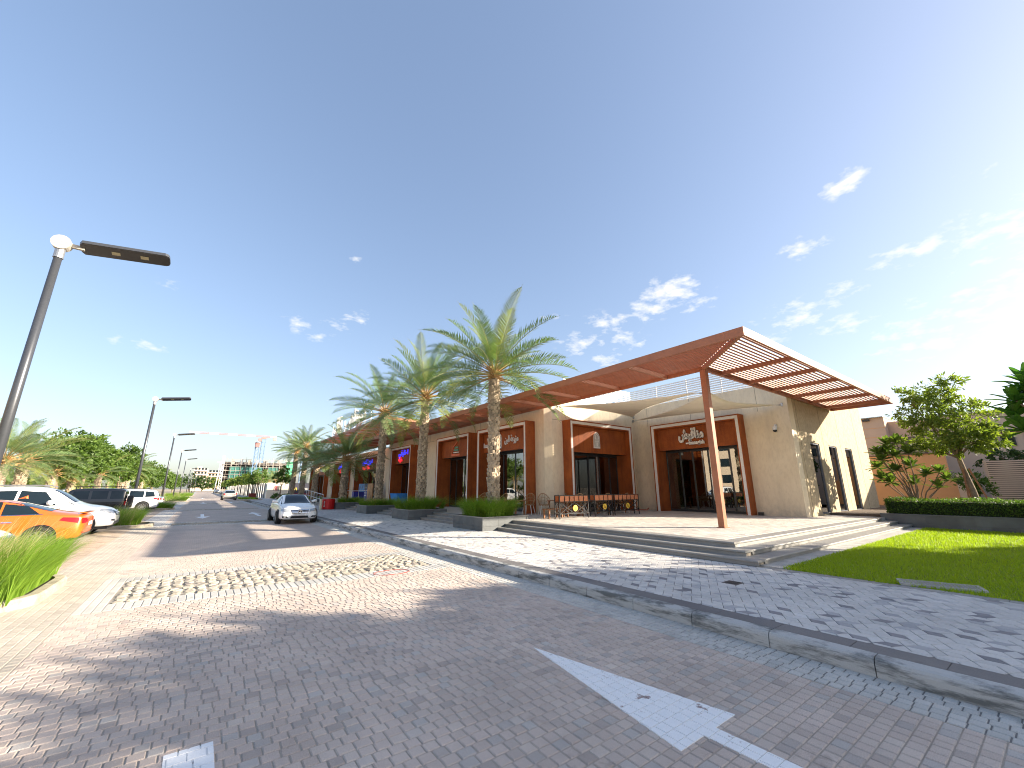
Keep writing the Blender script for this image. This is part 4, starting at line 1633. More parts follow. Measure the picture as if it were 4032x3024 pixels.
G1 = 'date palms in the planters along the shops'
palm(9.15, 13.5, .55, 5.45, 'tall date palm in the nearest planter, crown widest of the row', G1, 54, 1.12, 1, .195, .165)
palm(9.04, 19.92, .55, 5.6, 'date palm in the second planter, between the hook logo and blue sign', G1, 44, 1.2, 2, .195, .165)
palm(9.0, 26.1, .55, 5.7, 'date palm in the third planter, with long drooping left fronds', G1, 40, 1.2, 3, .20, .165, 14)
palm(8.75, 33.2, .5, 3.1, 'shorter date palm behind the red barrel bin', G1, 44, 1.06, 4, .25, .2)
palm(9.0, 44.6, .5, 3.2, 'short dark date palm beyond the handrail', G1, 42, 1.1, 5, .25, .2)
palm(9.0, 51.0, .5, 5.5, 'tall slender date palm near the far end of the shops', G1, 44, .98, 6, .24, .18)
palm(9.0, 57.0, .5, 5.3, 'farthest tall date palm of the planter row', G1, 44, .98, 7, .24, .18)

# ================================================================ GRASS IN THE PLANTERS AND BEDS
def grass_bed(name, label, cx, cy, hx, hy, z, n, h, w, lean, mat='grass_blade', seg=4, dry=.0, edge=0.75):
    m = n
    x = rs.uniform(-1, 1, m); y = rs.uniform(-1, 1, m)
    # tufts
    k = max(6, int(n / 160))
    tx, ty = rs.uniform(-1, 1, k), rs.uniform(-1, 1, k)
    pick = rs.randint(0, k, m)
    x = np.clip(tx[pick] + rs.normal(0, .10, m), -1, 1); y = np.clip(ty[pick] + rs.normal(0, .10, m), -1, 1)
    az = np.arctan2(y * hy - ty[pick] * hy * .55, x * hx - tx[pick] * hx * .55) + rs.normal(0, .6, m)
    bx_, by_ = cx + x * hx * edge, cy + y * hy * edge
    hh = h * rs.uniform(.6, 1.15, m)
    o = blades(name, M[mat], bx_, by_, np.full(m, z), hh, w, lean, None, seg, az)
    return tag(o, label, None, None, 'stuff')


PG = [('bright grass mound round the nearest palm', 5200, .86, 0), ('bushy grass round the second palm', 4200, .82, 0), ('low dry greenery round the third palm', 3000, .55, 1),
      ('low greenery in the planter by the red bin', 2600, .55, 0), ('grass in the planter past the ramp', 1400, .36, 0), ('grass in the second last planter', 1000, .36, 0), ('grass in the last planter', 1000, .36, 0)]
for (y0, y1, _), (lb, n, h, dry) in zip(PLANTERS, PG):
    grass_bed('grass', lb, 9.03, (y0 + y1) / 2, .98, (y1 - y0) / 2 - .02, .56, n, h, .012, 1.0, 'grass_blade', 4, edge=.92)
    if dry: grass_bed('grass', 'straw coloured stalks in the third planter', 9.03, (y0 + y1) / 2, .98, (y1 - y0) / 2, .56, 900, h * 1.1, .012, .9, 'grass_dry', 3, edge=.92)


def island(name, x0, x1, y0, y1, label, glabel, n, h, rad=.7, dry=0, lean=1.1, gsh=0.0):
    """kerbed planting bed with rounded road-side corners, and its grass"""
    def outline(o):
        P = []
        for cx, cy, a0 in ((x1 - rad, y0 + rad, -90), (x1 - rad, y1 - rad, 0)):
            for k in range(9):
                a = R(a0 + 90 * k / 8)
                P.append((cx + (rad - o) * math.cos(a), cy + (rad - o) * math.sin(a)))
        return P + [(x0, y1 - o), (x0, y0 + o)]
    t_ = empty(name, (x0, y0, 0), label, 'kerb', 'cream kerbed beds between the parking bays')
    A, B = outline(0), outline(.15)
    n_ = len(A)
    segs = [(0, 3), (3, 6), (6, 9), (9, 12), (12, 15), (15, 18), (18, 19), (19, 20)]
    for a_, c_ in segs:
        b = MB()
        for i in range(a_, c_):
            j = (i + 1) % n_
            p, q, r_, s_ = A[i % n_], A[j], B[j], B[i % n_]
            e = .025
            def mixp(u, v, f): return (u[0] + (v[0] - u[0]) * f, u[1] + (v[1] - u[1]) * f)
            p2_, q2_ = mixp(p, s_, .2), mixp(q, r_, .2)
            V = [(*p, -.02), (*q, -.02), (*r_, -.02), (*s_, -.02), (*p, .10), (*q, .10), (*p2_, .13), (*q2_, .13), (*r_, .13), (*s_, .13)]
            V = [(x - x0, y - y0, z) for x, y, z in V]
            b.add(V, [(0, 1, 5, 4), (4, 5, 7, 6), (6, 7, 8, 9), (2, 3, 9, 8), (0, 4, 6, 9, 3), (1, 2, 8, 7, 5)])
        b.build('kerb_stone', M['cream_kerb'], t_)
    b = MB(); b.prism([(x - x0, y - y0) for x, y in outline(.14)], -.05, .09); b.build('soil', M['soil'], t_)
    o = grass_bed('grass', glabel, (x0 + x1) / 2 - gsh, (y0 + y1) / 2, (x1 - x0) / 2 - .12 - gsh, (y1 - y0) / 2 - .12, .08, n, h, .0075 if n > 5000 else .014, lean, 'grass_blade', 5, edge=1.0)
    if dry:
        grass_bed('grass', glabel + ', straw seed heads', (x0 + x1) / 2 - gsh, (y0 + y1) / 2, (x1 - x0) / 2 - .1 - gsh, (y1 - y0) / 2 - .1, .08, dry, h * 1.25, .008, lean * .8, 'grass_dry', 5, edge=.9)
    return t_


island('planting_bed', -6.5, -1.62, 8.75, 11.4, 'nearest cream kerbed bed at the left edge', 'large fountain grass bush in the nearest bed', 24000, .88, .7, 2200, .6, .06)
island('planting_bed', -6.5, -1.45, 23.9, 26.2, 'cream kerbed bed beside the white off-roader', 'fountain grass at the foot of the second lamp', 8500, .80, .7, 500, .6, .2)
island('planting_bed', -6.5, -1.45, 43.2, 45.6, 'third kerbed bed, under the third lamp pole', 'fountain grass under the third lamp', 3000, .8, .7, 200)
island('planting_bed', -6.5, -1.15, 69.0, 73, 'fourth kerbed bed far down the road', 'grass clump in the fourth bed', 2000, .9, .7, 200)
island('planting_bed', -6.5, -1.1, 84.0, 88, 'fifth kerbed bed far down the road', 'grass clump in the fifth bed', 1600, .9, .7, 200)
island('planting_bed', -6.5, -1.1, 110.0, 135, 'long kerbed bed at the far bend', 'long strip of grass at the far bend', 4000, 1.0, .7, 400)
b = MB(); b.box(4.4, 70, -.05, 7.4, 82, .13)
bed = tag(b.build('planting_bed', M['cream_kerb']), 'kerbed build-out beyond the pavement on the right', 'kerb')
o = grass_bed('ground_cover', 'low clipped ground cover in the right build-out', 5.9, 76, 1.4, 5.8, .12, 3000, .3, .03, .8, 'grass_blade', 3)

# ================================================================ TREES
def leaf_cloud(cs, rr, n, size, seed, el=.42, shell=.55, squash=.8):
    """many small leaf faces grouped in clumps within a set of lobes"""
    q = np.random.RandomState(seed)
    cs = np.asarray(cs, float); rr = np.asarray(rr, float)
    w = rr ** 2 / (rr ** 2).sum()
    nc = max(20, n // 34)
    b = q.choice(len(cs), nc, p=w)
    d = q.normal(0, 1, (nc, 3)); d /= np.linalg.norm(d, axis=1)[:, None]
    rad = rr[b] * (shell + (1 - shell) * q.uniform(0, 1, nc) ** .6)
    cc = cs[b] + d * rad[:, None] * np.array([1, 1, squash])
    cr = rr[b] * q.uniform(.12, .30, nc)
    k = q.randint(0, nc, n)
    p = cc[k] + q.normal(0, 1, (n, 3)) * cr[k][:, None] * np.array([.62, .62, .45])
    t = d[k] * .7 + q.normal(0, .75, (n, 3)) + np.array([0, 0, -.15]); t /= np.linalg.norm(t, axis=1)[:, None]
    u = q.normal(0, 1, (n, 3)) * np.array([1, 1, .6]); u = np.cross(t, u); u /= np.linalg.norm(u, axis=1)[:, None] + 1e-9
    s = size * q.uniform(.6, 1.3, n)
    V = np.stack([p, p + t * s[:, None] * .5 + u * s[:, None] * el * .5, p + t * s[:, None], p + t * s[:, None] * .5 - u * s[:, None] * el * .5], 1).reshape(-1, 3)
    F = np.arange(n * 4).reshape(-1, 4)
    return V, F


def tree(x, y, z0, label, group, trunk_h, lobes, n, size, mat, r0=.14, seed=0, lean=(0, 0), name='tree', cat='tree', el=.42, shell=.5, squash=.85, bark=None):
    r = random.Random(seed)
    t_ = empty(name, (x, y, z0), label, cat, group)
    b = MB()
    top = Vector((lean[0], lean[1], trunk_h))
    b.tube([(0, 0, -.1), (lean[0] * .3 + r.uniform(-.04, .04), lean[1] * .3, trunk_h * .4), (lean[0] * .7, lean[1] * .7 + r.uniform(-.04, .04), trunk_h * .75), top], [r0 * 1.15, r0 * .9, r0 * .75, r0 * .65], 9)
    b.build('trunk', bark or M['bark'], t_, smooth=True)
    b = MB()
    for c in lobes:
        c3 = Vector(c[:3])
        m = top.lerp(c3, .5) + Vector((r.uniform(-.15, .15), r.uniform(-.15, .15), r.uniform(-.05, .2)))
        b.tube([top - Vector((0, 0, .12)), m, c3], [r0 * .5, r0 * .28, r0 * .1], 6)
        for q in range(3):
            e = c3 + Vector((r.uniform(-1, 1), r.uniform(-1, 1), r.uniform(-.3, .8))) * c[3] * .8
            b.tube([m.lerp(c3, .5), e], [r0 * .16, r0 * .05], 5)
    b.build('limbs', bark or M['bark'], t_, smooth=True)
    V, F = leaf_cloud([c[:3] for c in lobes], [c[3] for c in lobes], n, size, seed, el, shell, squash)
    link('crown', np_mesh('crown', V, F, mat), None, t_)
    return t_


# right side: staked tree, frangipani, big-leaved tree at the frame edge
tr = tree(24.0, 2.28, .55, 'slim staked tree with airy light crown in front of the pink villa', None, 2.3,
          [(.1, .3, 3.1, .9), (-.2, .95, 3.9, .82), (.1, .6, 4.7, .78), (.2, .05, 5.0, .6), (.3, -.45, 3.9, .7), (-.3, -.15, 2.8, .7), (.2, -.8, 2.9, .5), (.1, 1.35, 2.8, .5), (0, 1.3, 4.95, .4)],
          9000, .17, M['leaf_light'], .11, 21, (.05, .22), el=.34, shell=.35)
b = MB()
for a in range(3):
    an = a * 2.09 + .5
    b.tube([(math.cos(an) * .42, math.sin(an) * .42, -.1), (math.cos(an) * .1, math.sin(an) * .1 + .12, 1.75)], .03, 7)
b.build('stake', M['wood'], tr)


def rosette_plant(x, y, z, label, tips, seed, leaf, ll, lw, mat, stem_r=.05, base_n=1, group=None, nleaf=15, cat='shrub', name='shrub', flowers=True, trunk_h=0.0):
    """bare forking stems ending in rosettes of long leaves"""
    r = random.Random(seed)
    t_ = empty(name, (x, y, z), label, cat, group)
    b = MB()
    if trunk_h:
        b.tube([(0, 0, -.1), (.05, .02, trunk_h * .5), (0, 0, trunk_h + .05)], [stem_r * 2.6, stem_r * 2.1, stem_r * 1.9], 10)
    for tp in tips:
        tp = Vector(tp)
        if trunk_h:
            b.tube([(0, 0, trunk_h - .05), (tp.x * .45, tp.y * .45, trunk_h + (tp.z - trunk_h) * .55), tp], [stem_r * .8, stem_r * .6, stem_r * .4], 6)
            continue
        m = Vector((tp.x * .35, tp.y * .35, tp.z * .45)) + Vector((r.uniform(-.1, .1), r.uniform(-.1, .1), 0))
        b.tube([(r.uniform(-.05, .05), r.uniform(-.05, .05), -.1), m, tp.lerp(m, .3) + Vector((0, 0, -.05)), tp], [stem_r, stem_r * .75, stem_r * .6, stem_r * .5], 7)
    b.build('stems', M['bark'], t_, smooth=True)
    me = MB()
    me.add([(0, 0, 0), (.25, -.5, .03), (.6, -.62, .035), (.88, -.32, .0), (1, 0, -.04), (.88, .32, 0), (.6, .62, .035), (.25, .5, .03), (.3, 0, -.02), (.7, 0, -.015)],
           [(0, 1, 8), (1, 2, 9, 8), (2, 3, 9), (3, 4, 9), (4, 5, 9), (5, 6, 9), (6, 7, 8, 9), (7, 0, 8)])
    lm = me.mesh('leaf', mat)
    for tp in tips:
        for k in range(nleaf):
            a = k * 2.4 + r.uniform(-.3, .3)
            el_ = R(70 - 85 * k / nleaf + r.uniform(-12, 12))
            s = ll * r.uniform(.75, 1.15)
            o = bpy.data.objects.new('leaf', lm); COL.objects.link(o); o.parent = t_
            o.matrix_local = Matrix.Translation(Vector(tp) + Vector((0, 0, -.02 * k / nleaf))) @ Matrix.Rotation(a, 4, 'Z') @ Matrix.Rotation(-el_, 4, 'Y') @ Matrix.Diagonal((s, lw * r.uniform(.8, 1.15), s, 1))
    if flowers:
        b = MB()
        for tp in tips[:2]:
            for k in range(9):
                p = Vector(tp) + Vector((r.uniform(-.14, .14), r.uniform(-.14, .14), .22 + r.uniform(-.04, .08)))
                b.disc(p, (r.uniform(-.4, .4), r.uniform(-.4, .4), 1), .05, .015, 6)
        b.build('flowers', M['flower'], t_)
    return t_


tips = [(0, .9, 2.35), (.1, .55, 2.7), (-.1, .2, 2.75), (.2, 1.05, 1.75), (-.2, .8, 2.05), (0, .35, 2.2), (.2, .65, 2.35), (-.1, -.1, 2.3), (.2, 1.0, 1.25), (.1, .7, 1.1), (0, .45, 1.6), (.2, -.05, 1.75)]
rosette_plant(24.0, 4.0, .7, 'frangipani shrub with white flowers against the orange wall', tips, 5, None, .46, .15, M['leaf_frang'], .03, nleaf=24, group=None)
tips = [(0, -.35, 1.4), (.1, -.75, 1.5), (0, .05, 1.05), (.1, -.6, .9), (.2, -.9, 1.2)]
rosette_plant(24.1, 3.9, .7, 'lower frangipani with a bare fork right of the flowering one', tips, 6, None, .40, .13, M['leaf_frang'], .028, nleaf=20, flowers=False)
tips = []
r = random.Random(77)
for k in range(34):
    a = r.uniform(0, 6.28); e = r.uniform(-.5, 1.2)
    tips.append((.85 * math.cos(a) * math.cos(e), .82 * math.sin(a) * math.cos(e), 2.55 + .62 * math.sin(e)))
rosette_plant(10.35, -.42, LZ, 'broad-leaved tree on the lawn, cut by the right frame edge', tips, 8, None, .36, .095, M['leaf_big'], .035, nleaf=17, flowers=False, name='tree', cat='tree', trunk_h=1.35)
# hedge: individual clipped shrubs grown together
q = np.random.RandomState(3)
n = 26000
V = np.stack([q.uniform(.12, 1.5, n), q.uniform(-9, 4.55, n), q.uniform(.0, 1, n)], 1)
face = q.uniform(0, 1, n)
bulge = .03 * np.sin(V[:, 1] * 3.1 + 1) + .025 * np.sin(V[:, 1] * 7.7 + V[:, 0] * 5) + .02 * np.sin(V[:, 0] * 9)
V[:, 2] = np.where(face < .45, .49 + bulge + q.normal(0, .025, n), V[:, 2] * .50)
V[:, 0] = np.where((face >= .45) & (face < .9), .11 + bulge * .8 + np.abs(q.normal(0, .06, n)), V[:, 0])
V[:, 1] = np.where(face >= .93, 4.55 - np.abs(q.normal(0, .05, n)), V[:, 1])
t0 = q.normal(0, 1, (n, 3)) + np.array([-.3, 0, .5]); t0 /= np.linalg.norm(t0, axis=1)[:, None]
u0 = np.cross(t0, q.normal(0, 1, (n, 3))); u0 /= np.linalg.norm(u0, axis=1)[:, None]
s = .055 * q.uniform(.6, 1.3, n)[:, None]
P = V + np.array([21.5, 0, .63])
VV = np.stack([P, P + t0 * s * .5 + u0 * s * .3, P + t0 * s, P + t0 * s * .5 - u0 * s * .3], 1).reshape(-1, 3)
hd = empty('hedge', (21.5, 0, .6), 'clipped green hedge above the dark planter wall', 'hedge')
o = link('foliage', np_mesh('foliage', VV - np.array([21.5, 0, .6]), np.arange(n * 4).reshape(-1, 4), M['hedge']), None, hd)
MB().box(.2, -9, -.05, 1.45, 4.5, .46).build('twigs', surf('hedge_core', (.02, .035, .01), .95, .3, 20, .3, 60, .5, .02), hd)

# off-frame lawn trees whose crowns shade the pavement (they stand right of and behind the camera)
def shade_tree(x, y, label, lobes, n, seed, h=3.4):
    return tree(x, y, LZ, label, 'leafy trees along the lawn', h, lobes, int(n * 1.6), .30, M['leaf'], .18, seed, el=.5, shell=.2)
shade_tree(15.2, -8.0, 'leafy lawn tree nearest the road, outside the frame', [(0, 0, 5.4, 2.2), (-1.1, .4, 4.4, 1.6), (1.4, -.3, 4.6, 1.8), (.3, .2, 6.4, 1.4), (-.4, 0, 3.2, 1.5), (.8, -.4, 2.9, 1.4)], 14000, 31)
shade_tree(19.2, -8.2, 'leafy lawn tree in the middle, outside the frame', [(0, 0, 5.3, 2.3), (-1.6, .2, 5.0, 1.6), (1.7, -.2, 4.6, 1.7), (.3, 0, 6.5, 1.35), (0, 0, 3.6, 1.6)], 10000, 32)
shade_tree(22.8, -8.0, 'leafy lawn tree farther from the road, outside the frame', [(0, 0, 4.6, 2.0), (-1.4, .3, 4.6, 1.5), (1.4, 0, 4.0, 1.5), (0, .2, 5.6, 1.2), (0, 0, 3.2, 1.5)], 9000, 33, 2.8)
# ================================================================ VILLA AND WALLS AT THE RIGHT
M['pink'] = surf('pink_render', (.54, .38, .28), .9, .06, .8, .08, 60, .3, .004)
M['peach'] = surf('peach_render', (.62, .33, .16), .9, .08, .8, .08, 60, .3, .004)
M['pale_pink'] = surf('pale_render', (.58, .45, .35), .9, .06, .8, .08, 60, .3, .004)
villa = empty('villa', (36, 6, 0), 'pink flat-roofed villa behind the trees', 'building')


def vp(name, mat, *c):
    o = MB().box(*c).build(name, mat); return wp(o, villa)


vp('wall', M['pink'], 35.2, 6.55, .1, 42, 12, 6.04)
vp('wall', M['pink'], 36.0, 4.9, .1, 44, 6.548, 5.78)
vp('wall', M['pale_pink'], 37.5, -6, .1, 46, 4.898, 6.0)
vp('roof', M['concrete'], 35.0, 6.53, 6.042, 42.2, 12.2, 6.09)
vp('roof', M['concrete'], 37.3, -6.2, 6.002, 46.2, 4.8, 6.05)
for zz in (4.75, 5.35):
    vp('band_joint', M['peach'], 35.19, 6.56, zz, 35.199, 11.9, zz + .03)
f_ = vp('window_frame', flat('brown_shutter', (.10, .07, .05), .6), 35.93, 4.98, 3.55, 36.005, 6.05, 4.72)
o = MB().box(35.92, 5.1, 3.6, 35.928, 5.7, 4.6).build('glass_pane', flat('dim_villa_window', (.16, .15, .11), .1)); wp(o, f_)
for ya, yb in ((1.45, 2.0), (2.15, 2.7)):
    f_ = vp('window_frame', M['dark_frame'], 37.44, ya, 3.9, 37.502, yb, 4.5)
    o = MB().box(37.43, ya + .05, 3.95, 37.438, yb - .05, 4.45).build('glass_pane', M['car_glass']); wp(o, f_)
vp('lintel', flat('dark_timber', (.07, .04, .03), .7), 37.35, .9, 4.7, 37.49, 3.2, 4.85)
vp('lintel', flat('dark_timber2', (.07, .04, .03), .7), 37.34, .8, 3.2, 37.48, 1.0, 4.69)
vp('floodlight', M['black'], 35.0, 7.25, 5.86, 35.19, 7.6, 5.98)
gw = empty('boundary_wall', (33, 5, 0), 'peach rendered garden wall behind the frangipani', 'wall')
o = MB().box(33.0, 3.75, .1, 33.3, 9.5, 2.02).build('lower_wall', M['peach']); wp(o, gw)
o = MB().box(33.12, 3.95, 2.023, 33.4, 9.5, 3.42).build('upper_wall', M['peach']); wp(o, gw)
o = MB().box(33.08, 3.9, 3.423, 33.45, 9.5, 3.48).build('coping', flat('brown_coping', (.16, .09, .05), .8)); wp(o, gw)
o = MB().box(33.0, 3.4, .1, 33.35, 3.745, 2.3).build('pier', M['pale_pink']); wp(o, gw)
lf = empty('slatted_fence', (33, 1, 0), 'pinkish horizontal slat fence at the right, in front of the villa', 'fence')
for k in range(24):
    z = .55 + k * .1
    o = MB().box(33.0, -7, z, 33.04, 2.62, z + .066).build('slat', M['pale_pink']); wp(o, lf)
o = MB().box(33.13, -7, .1, 33.16, 2.6, 2.93).build('backing', M['soil']); wp(o, lf)  # dark board added so the gaps between slats look shaded
for y in (2.5, .3, -1.9, -4.1, -6.3):
    o = MB().box(33.052, y, .1, 33.12, y + .1, 2.95).build('post', M['pale_pink']); wp(o, lf)
tree(34.6, 1.9, .6, 'dark climbing shrub above the slat fence', None, 1.8, [(0, 0, 2.6, .55), (0, -.8, 2.5, .5), (0, .7, 2.4, .45)], 1500, .16, M['leaf_dark'], .05, 41, name='shrub', cat='shrub')
tree(30.5, 2.95, .6, 'green shrub between the peach wall and the slat fence', None, .7, [(0, 0, 1.3, .5), (0, -.3, .9, .4)], 1300, .14, M['leaf'], .04, 42, name='shrub', cat='shrub')
garden = MB().box(21.6, -9, -.2, 33, 13, .55).build('garden_soil', M['soil'])
tag(garden, 'raised planting ground behind the hedge', kind='structure')

# ================================================================ TERRACE FURNITURE
def barrier(x0, x1, y, label, npan=6):
    """steel planter stand: box with square panels on X-braced legs, yellow disc"""
    t_ = empty('planter_stand', (x0, y, PZ), label, 'planter stand', 'black steel planter stands with terracotta panels')
    w, d, h = x1 - x0, .26, .86
    b = MB()
    for px_ in (0, w):
        for py_ in (0, d):
            b.beam((px_, py_, 0), (px_, py_, h), .028, .028)
    for py_ in (0, d):
        b.beam((0, py_, .18), (w, py_, .18), .022, .022); b.beam((0, py_, h - .24), (w, py_, h - .24), .024, .024); b.beam((0, py_, h - .01), (w, py_, h - .01), .024, .024)
        for s_ in (0, .5):
            b.beam((w * s_, py_, .18), (w * (s_ + .5), py_, h - .26), .018, .018); b.beam((w * (s_ + .5), py_, .18), (w * s_, py_, h - .26), .018, .018)
    for px_ in (0, w):
        b.beam((px_, 0, .18), (px_, d, .18), .022, .022); b.beam((px_, 0, h - .24), (px_, d, h - .24), .022, .022); b.beam((px_, 0, h - .01), (px_, d, h - .01), .022, .022)
        b.beam((px_, 0, .18), (px_, d, h - .26), .016, .016)
    b.build('frame', M['black'], t_)
    pw = w / npan
    for i in range(npan):
        bx('panel', M['terracotta'], t_, pw * i + .03, -.008, h - .225, pw * (i + 1) - .03, .02, h - .03)
        bx('panel', M['terracotta'], t_, pw * i + .03, d - .02, h - .225, pw * (i + 1) - .03, d + .008, h - .03)
    for px_ in (-.008, w - .02):
        bx('panel', M['rust'], t_, px_, .04, h - .225, px_ + .028, d - .04, h - .03)
    bx('trough', M['black'], t_, .02, .03, h - .22, w - .02, d - .03, h - .06)
    MB().disc((w / 2 + .02, -.03, .38), (0, 1, 0), .115, .02, 28).build('disc', M['yellow'], t_)
    b = MB()
    for a_, c_ in (((-.03, -.06), (-.03, .06)), ((.03, -.06), (.03, .02)), ((-.03, .02), (.03, .02)), ((0, -.06), (0, -.01))):
        b.beam((w / 2 + .02 + a_[0], -.042, .38 + a_[1]), (w / 2 + .02 + c_[0], -.042, .38 + c_[1]), .012, .006, (0, 1, 0))
    b.build('disc_mark', M['rust'], t_)
    return t_


barrier(10.9, 12.45, 11.65, 'leftmost planter stand, its disc in full sun')
barrier(13.05, 14.15, 11.85, 'middle planter stand, partly hidden by its right neighbour', 4)
barrier(14.35, 16.0, 11.9, 'rightmost planter stand, with a dark panel behind its disc')


def wood_table(x, y, rz, label, L=1.25, w=.7, h=.62):
    t_ = empty('table', (x, y, PZ), label, 'table', 'wooden terrace tables', rz)
    for k in range(5):
        bx('plank', M['wood'], t_, -L / 2, -w / 2 + w * k / 5 + .004, h - .035, L / 2, -w / 2 + w * (k + 1) / 5 - .004, h)
    for sx in (-1, 1):
        for sy in (-1, 1):
            bx('leg', M['wood'], t_, sx * (L / 2 - .06) - .03, sy * (w / 2 - .06) - .03, 0, sx * (L / 2 - .06) + .03, sy * (w / 2 - .06) + .03, h - .036)
    bx('rail', M['wood'], t_, -L / 2 + .1, -.02, h - .11, L / 2 - .1, .02, h - .037)
    return t_


def bench(x, y, rz, label, L=1.0, w=.32, h=.36):
    t_ = empty('bench', (x, y, PZ), label, 'bench', 'low wooden terrace benches', rz)
    for k in range(3):
        bx('plank', M['wood'], t_, -L / 2, -w / 2 + w * k / 3 + .004, h - .04, L / 2, -w / 2 + w * (k + 1) / 3 - .004, h)
    for sx in (-1, 1):
        for sy in (-1, 1):
            bx('leg', M['wood'], t_, sx * (L / 2 - .08) - .028, sy * (w / 2 - .04) - .028, 0, sx * (L / 2 - .08) + .028, sy * (w / 2 - .04) + .028, h - .041)
    return t_


def wicker_chair(x, y, rz, label):
    t_ = empty('chair', (x, y, PZ), label, 'chair', 'wicker armchairs on the terrace', rz)
    b = MB()
    for k in range(12):
        a = 2 * math.pi * k / 12
        b.beam((.23 * math.cos(a), .23 * math.sin(a), .40), (.235 * math.cos(a), .235 * math.sin(a), .435), .13, .03)
    b.disc((0, 0, .42), (0, 0, 1), .225, .03, 20)
    b.build('seat', M['wicker'], t_)
    b = MB()
    arc = [R(-20 + 220 * k / 14) for k in range(15)]
    top = [(.27 * math.cos(a) * (1.02), .27 * math.sin(a) * 1.05 + .03, .60 + .30 * max(0, math.sin(a)) ** 1.3) for a in arc]
    b.tube(top, .017, 6)
    for k, a in enumerate(arc):
        b.tube([(.22 * math.cos(a), .22 * math.sin(a), .42), top[k]], .009, 5)
    for f in (.35, .65):
        b.tube([(.22 * math.cos(a) * (1 - f) + t3[0] * f, .22 * math.sin(a) * (1 - f) + t3[1] * f, .42 * (1 - f) + t3[2] * f) for a, t3 in zip(arc, top)], .008, 5)
    b.build('backrest', M['wicker'], t_, smooth=True)
    for sx in (-1, 1):
        for sy in (-1, 1):
            MB().tube([(sx * .15, sy * .15, .41), (sx * .23, sy * .23, 0)], .014, 7).build('leg', M['white_led'], t_)
    return t_


wood_table(12.55, 13.2, R(90), 'wooden table beside the corner pier, nearest the light pillar')
bench(11.2, 12.35, R(12), 'low wooden bench left of the first planter stand')
bench(10.9, 15.4, R(90), 'low wooden bench behind the grass of the nearest planter')
wood_table(11.2, 14.9, R(90), 'wooden table half hidden behind the nearest planter', 1.0, .6, .62)
wood_table(13.7, 13.1, R(0), 'wooden table behind the middle planter stand')
wood_table(15.6, 13.1, R(0), 'wooden table behind the rightmost planter stand')
wicker_chair(11.75, 14.55, R(-60), 'wicker armchair with white legs by the corner pier')
wicker_chair(11.35, 16.1, R(-90), 'wicker armchair in front of the arch emblem shop, right of the trunk')
wicker_chair(11.6, 18.3, R(-80), 'wicker armchair half hidden behind the nearest palm trunk')
wicker_chair(13.1, 12.75, R(140), 'wicker armchair between the first two planter stands')
wicker_chair(14.6, 12.7, R(170), 'wicker armchair behind the join of the right planter stands')

wicker_chair(15.9, 12.75, R(190), 'wicker armchair behind the right end of the rightmost planter stand')
wicker_chair(12.1, 13.9, R(-30), 'wicker armchair pulled up behind the wooden table by the pier')
wicker_chair(13.6, 13.75, R(0), 'wicker armchair against the wall behind the middle planter stand')
bench(12.4, 12.45, R(0), 'low wooden bench behind the right half of the leftmost planter stand')
# ramp rails, bin, poster, trolley by the second row of shops
rl = empty('handrail', (8.6, 38.8, WALK), 'white tubular handrail sloping up the ramp behind the saloon', 'railing')
b = MB()
P0, P1 = Vector((0, 0, .95)), Vector((0, 6.6, 1.28))
b.tube([P0, P1, P1 + Vector((0, 1.6, 0))], .024, 8)
b.tube([P0 - Vector((0, 0, .45)), P1 - Vector((0, 0, .45)), P1 + Vector((0, 1.6, -.45))], .02, 8)
b.build('rail', M['white'], rl)
for k in range(7):
    y = k * 1.2
    z = .95 + .33 * min(1, y / 6.6)
    MB().tube([(0, y, -.05), (0, y, z)], .02, 8).build('post', M['white'], rl)
rl2 = empty('handrail', (9.6, 36.2, PZ), 'straight white handrail behind the short palm', 'railing')
b = MB(); b.tube([(0, 0, .95), (1.9, 0, .95)], .022, 8); b.build('rail', M['white'], rl2)
for k in range(4):
    MB().tube([(.1 + k * .55, 0, 0), (.1 + k * .55, 0, .95)], .018, 8).build('post', M['white'], rl2)
bin_ = empty('litter_bin', (7.62, 32.6, WALK), 'bright red barrel shaped litter bin by the planter', 'bin')
MB().tube([(0, 0, 0), (0, 0, .03), (0, 0, .68), (0, 0, .72)], [.42, .45, .45, .43], 28).build('drum', flat('red_bin', (.62, .012, .012), .35), bin_, smooth=False)
b = MB()
for k in range(5):
    b.add([(-.30 - .0, -.345 + 0, .18 + k * .09), (-.36, -.28, .18 + k * .09), (-.36, -.28, .23 + k * .09), (-.30, -.345, .23 + k * .09)], [(0, 1, 2, 3)])
b.build('stripe', M['white_led'], bin_)
MB().box(-.62, -.5, 0, -.53, -.2, .74).build('side_panel', flat('pale_yellow_panel', (.62, .58, .38), .5), bin_)
t = NT('poster_print')
w1 = t.noise(3.2, 3, .5, stretch=(1, 3, .6))
k = t.mix(t.remap(w1, .46, .54), (.03, .30, .62), (.02, .06, .20))
t.col(k); t.setp(Roughness=.4)
po = empty('advert_panel', (11.9, 36.9, PZ), 'blue and orange advertising panel standing outside the second row of shops', 'poster')
MB().box(-.03, 1.4, .1, .03, 3.0, 1.55).build('blue_print', t.m, po)
bx('text_strip', flat('navy_print', (.03, .06, .30), .4), po, -.032, .5, .1, .03, 1.397, 1.55)
bx('photo_print', surf('orange_print', (.42, .22, .10), .4, .5, 3, .1, 60, 0), po, -.03, -.9, .1, .03, .497, 1.55)
b = MB()
for k in range(4): b.box(-.037, .65, .5 + k * .22, -.033, 1.25, .56 + k * .22)
b.build('print_line', M['white_led'], po)
for y in (-.8, 2.9): bx('foot', M['black'], po, -.15, y, 0, .15, y + .06, .1)
tro = empty('display_bin', (11.75, 29.6, PZ), 'blue fabric display bin in the blue lettered doorway', 'bin')
b = MB()
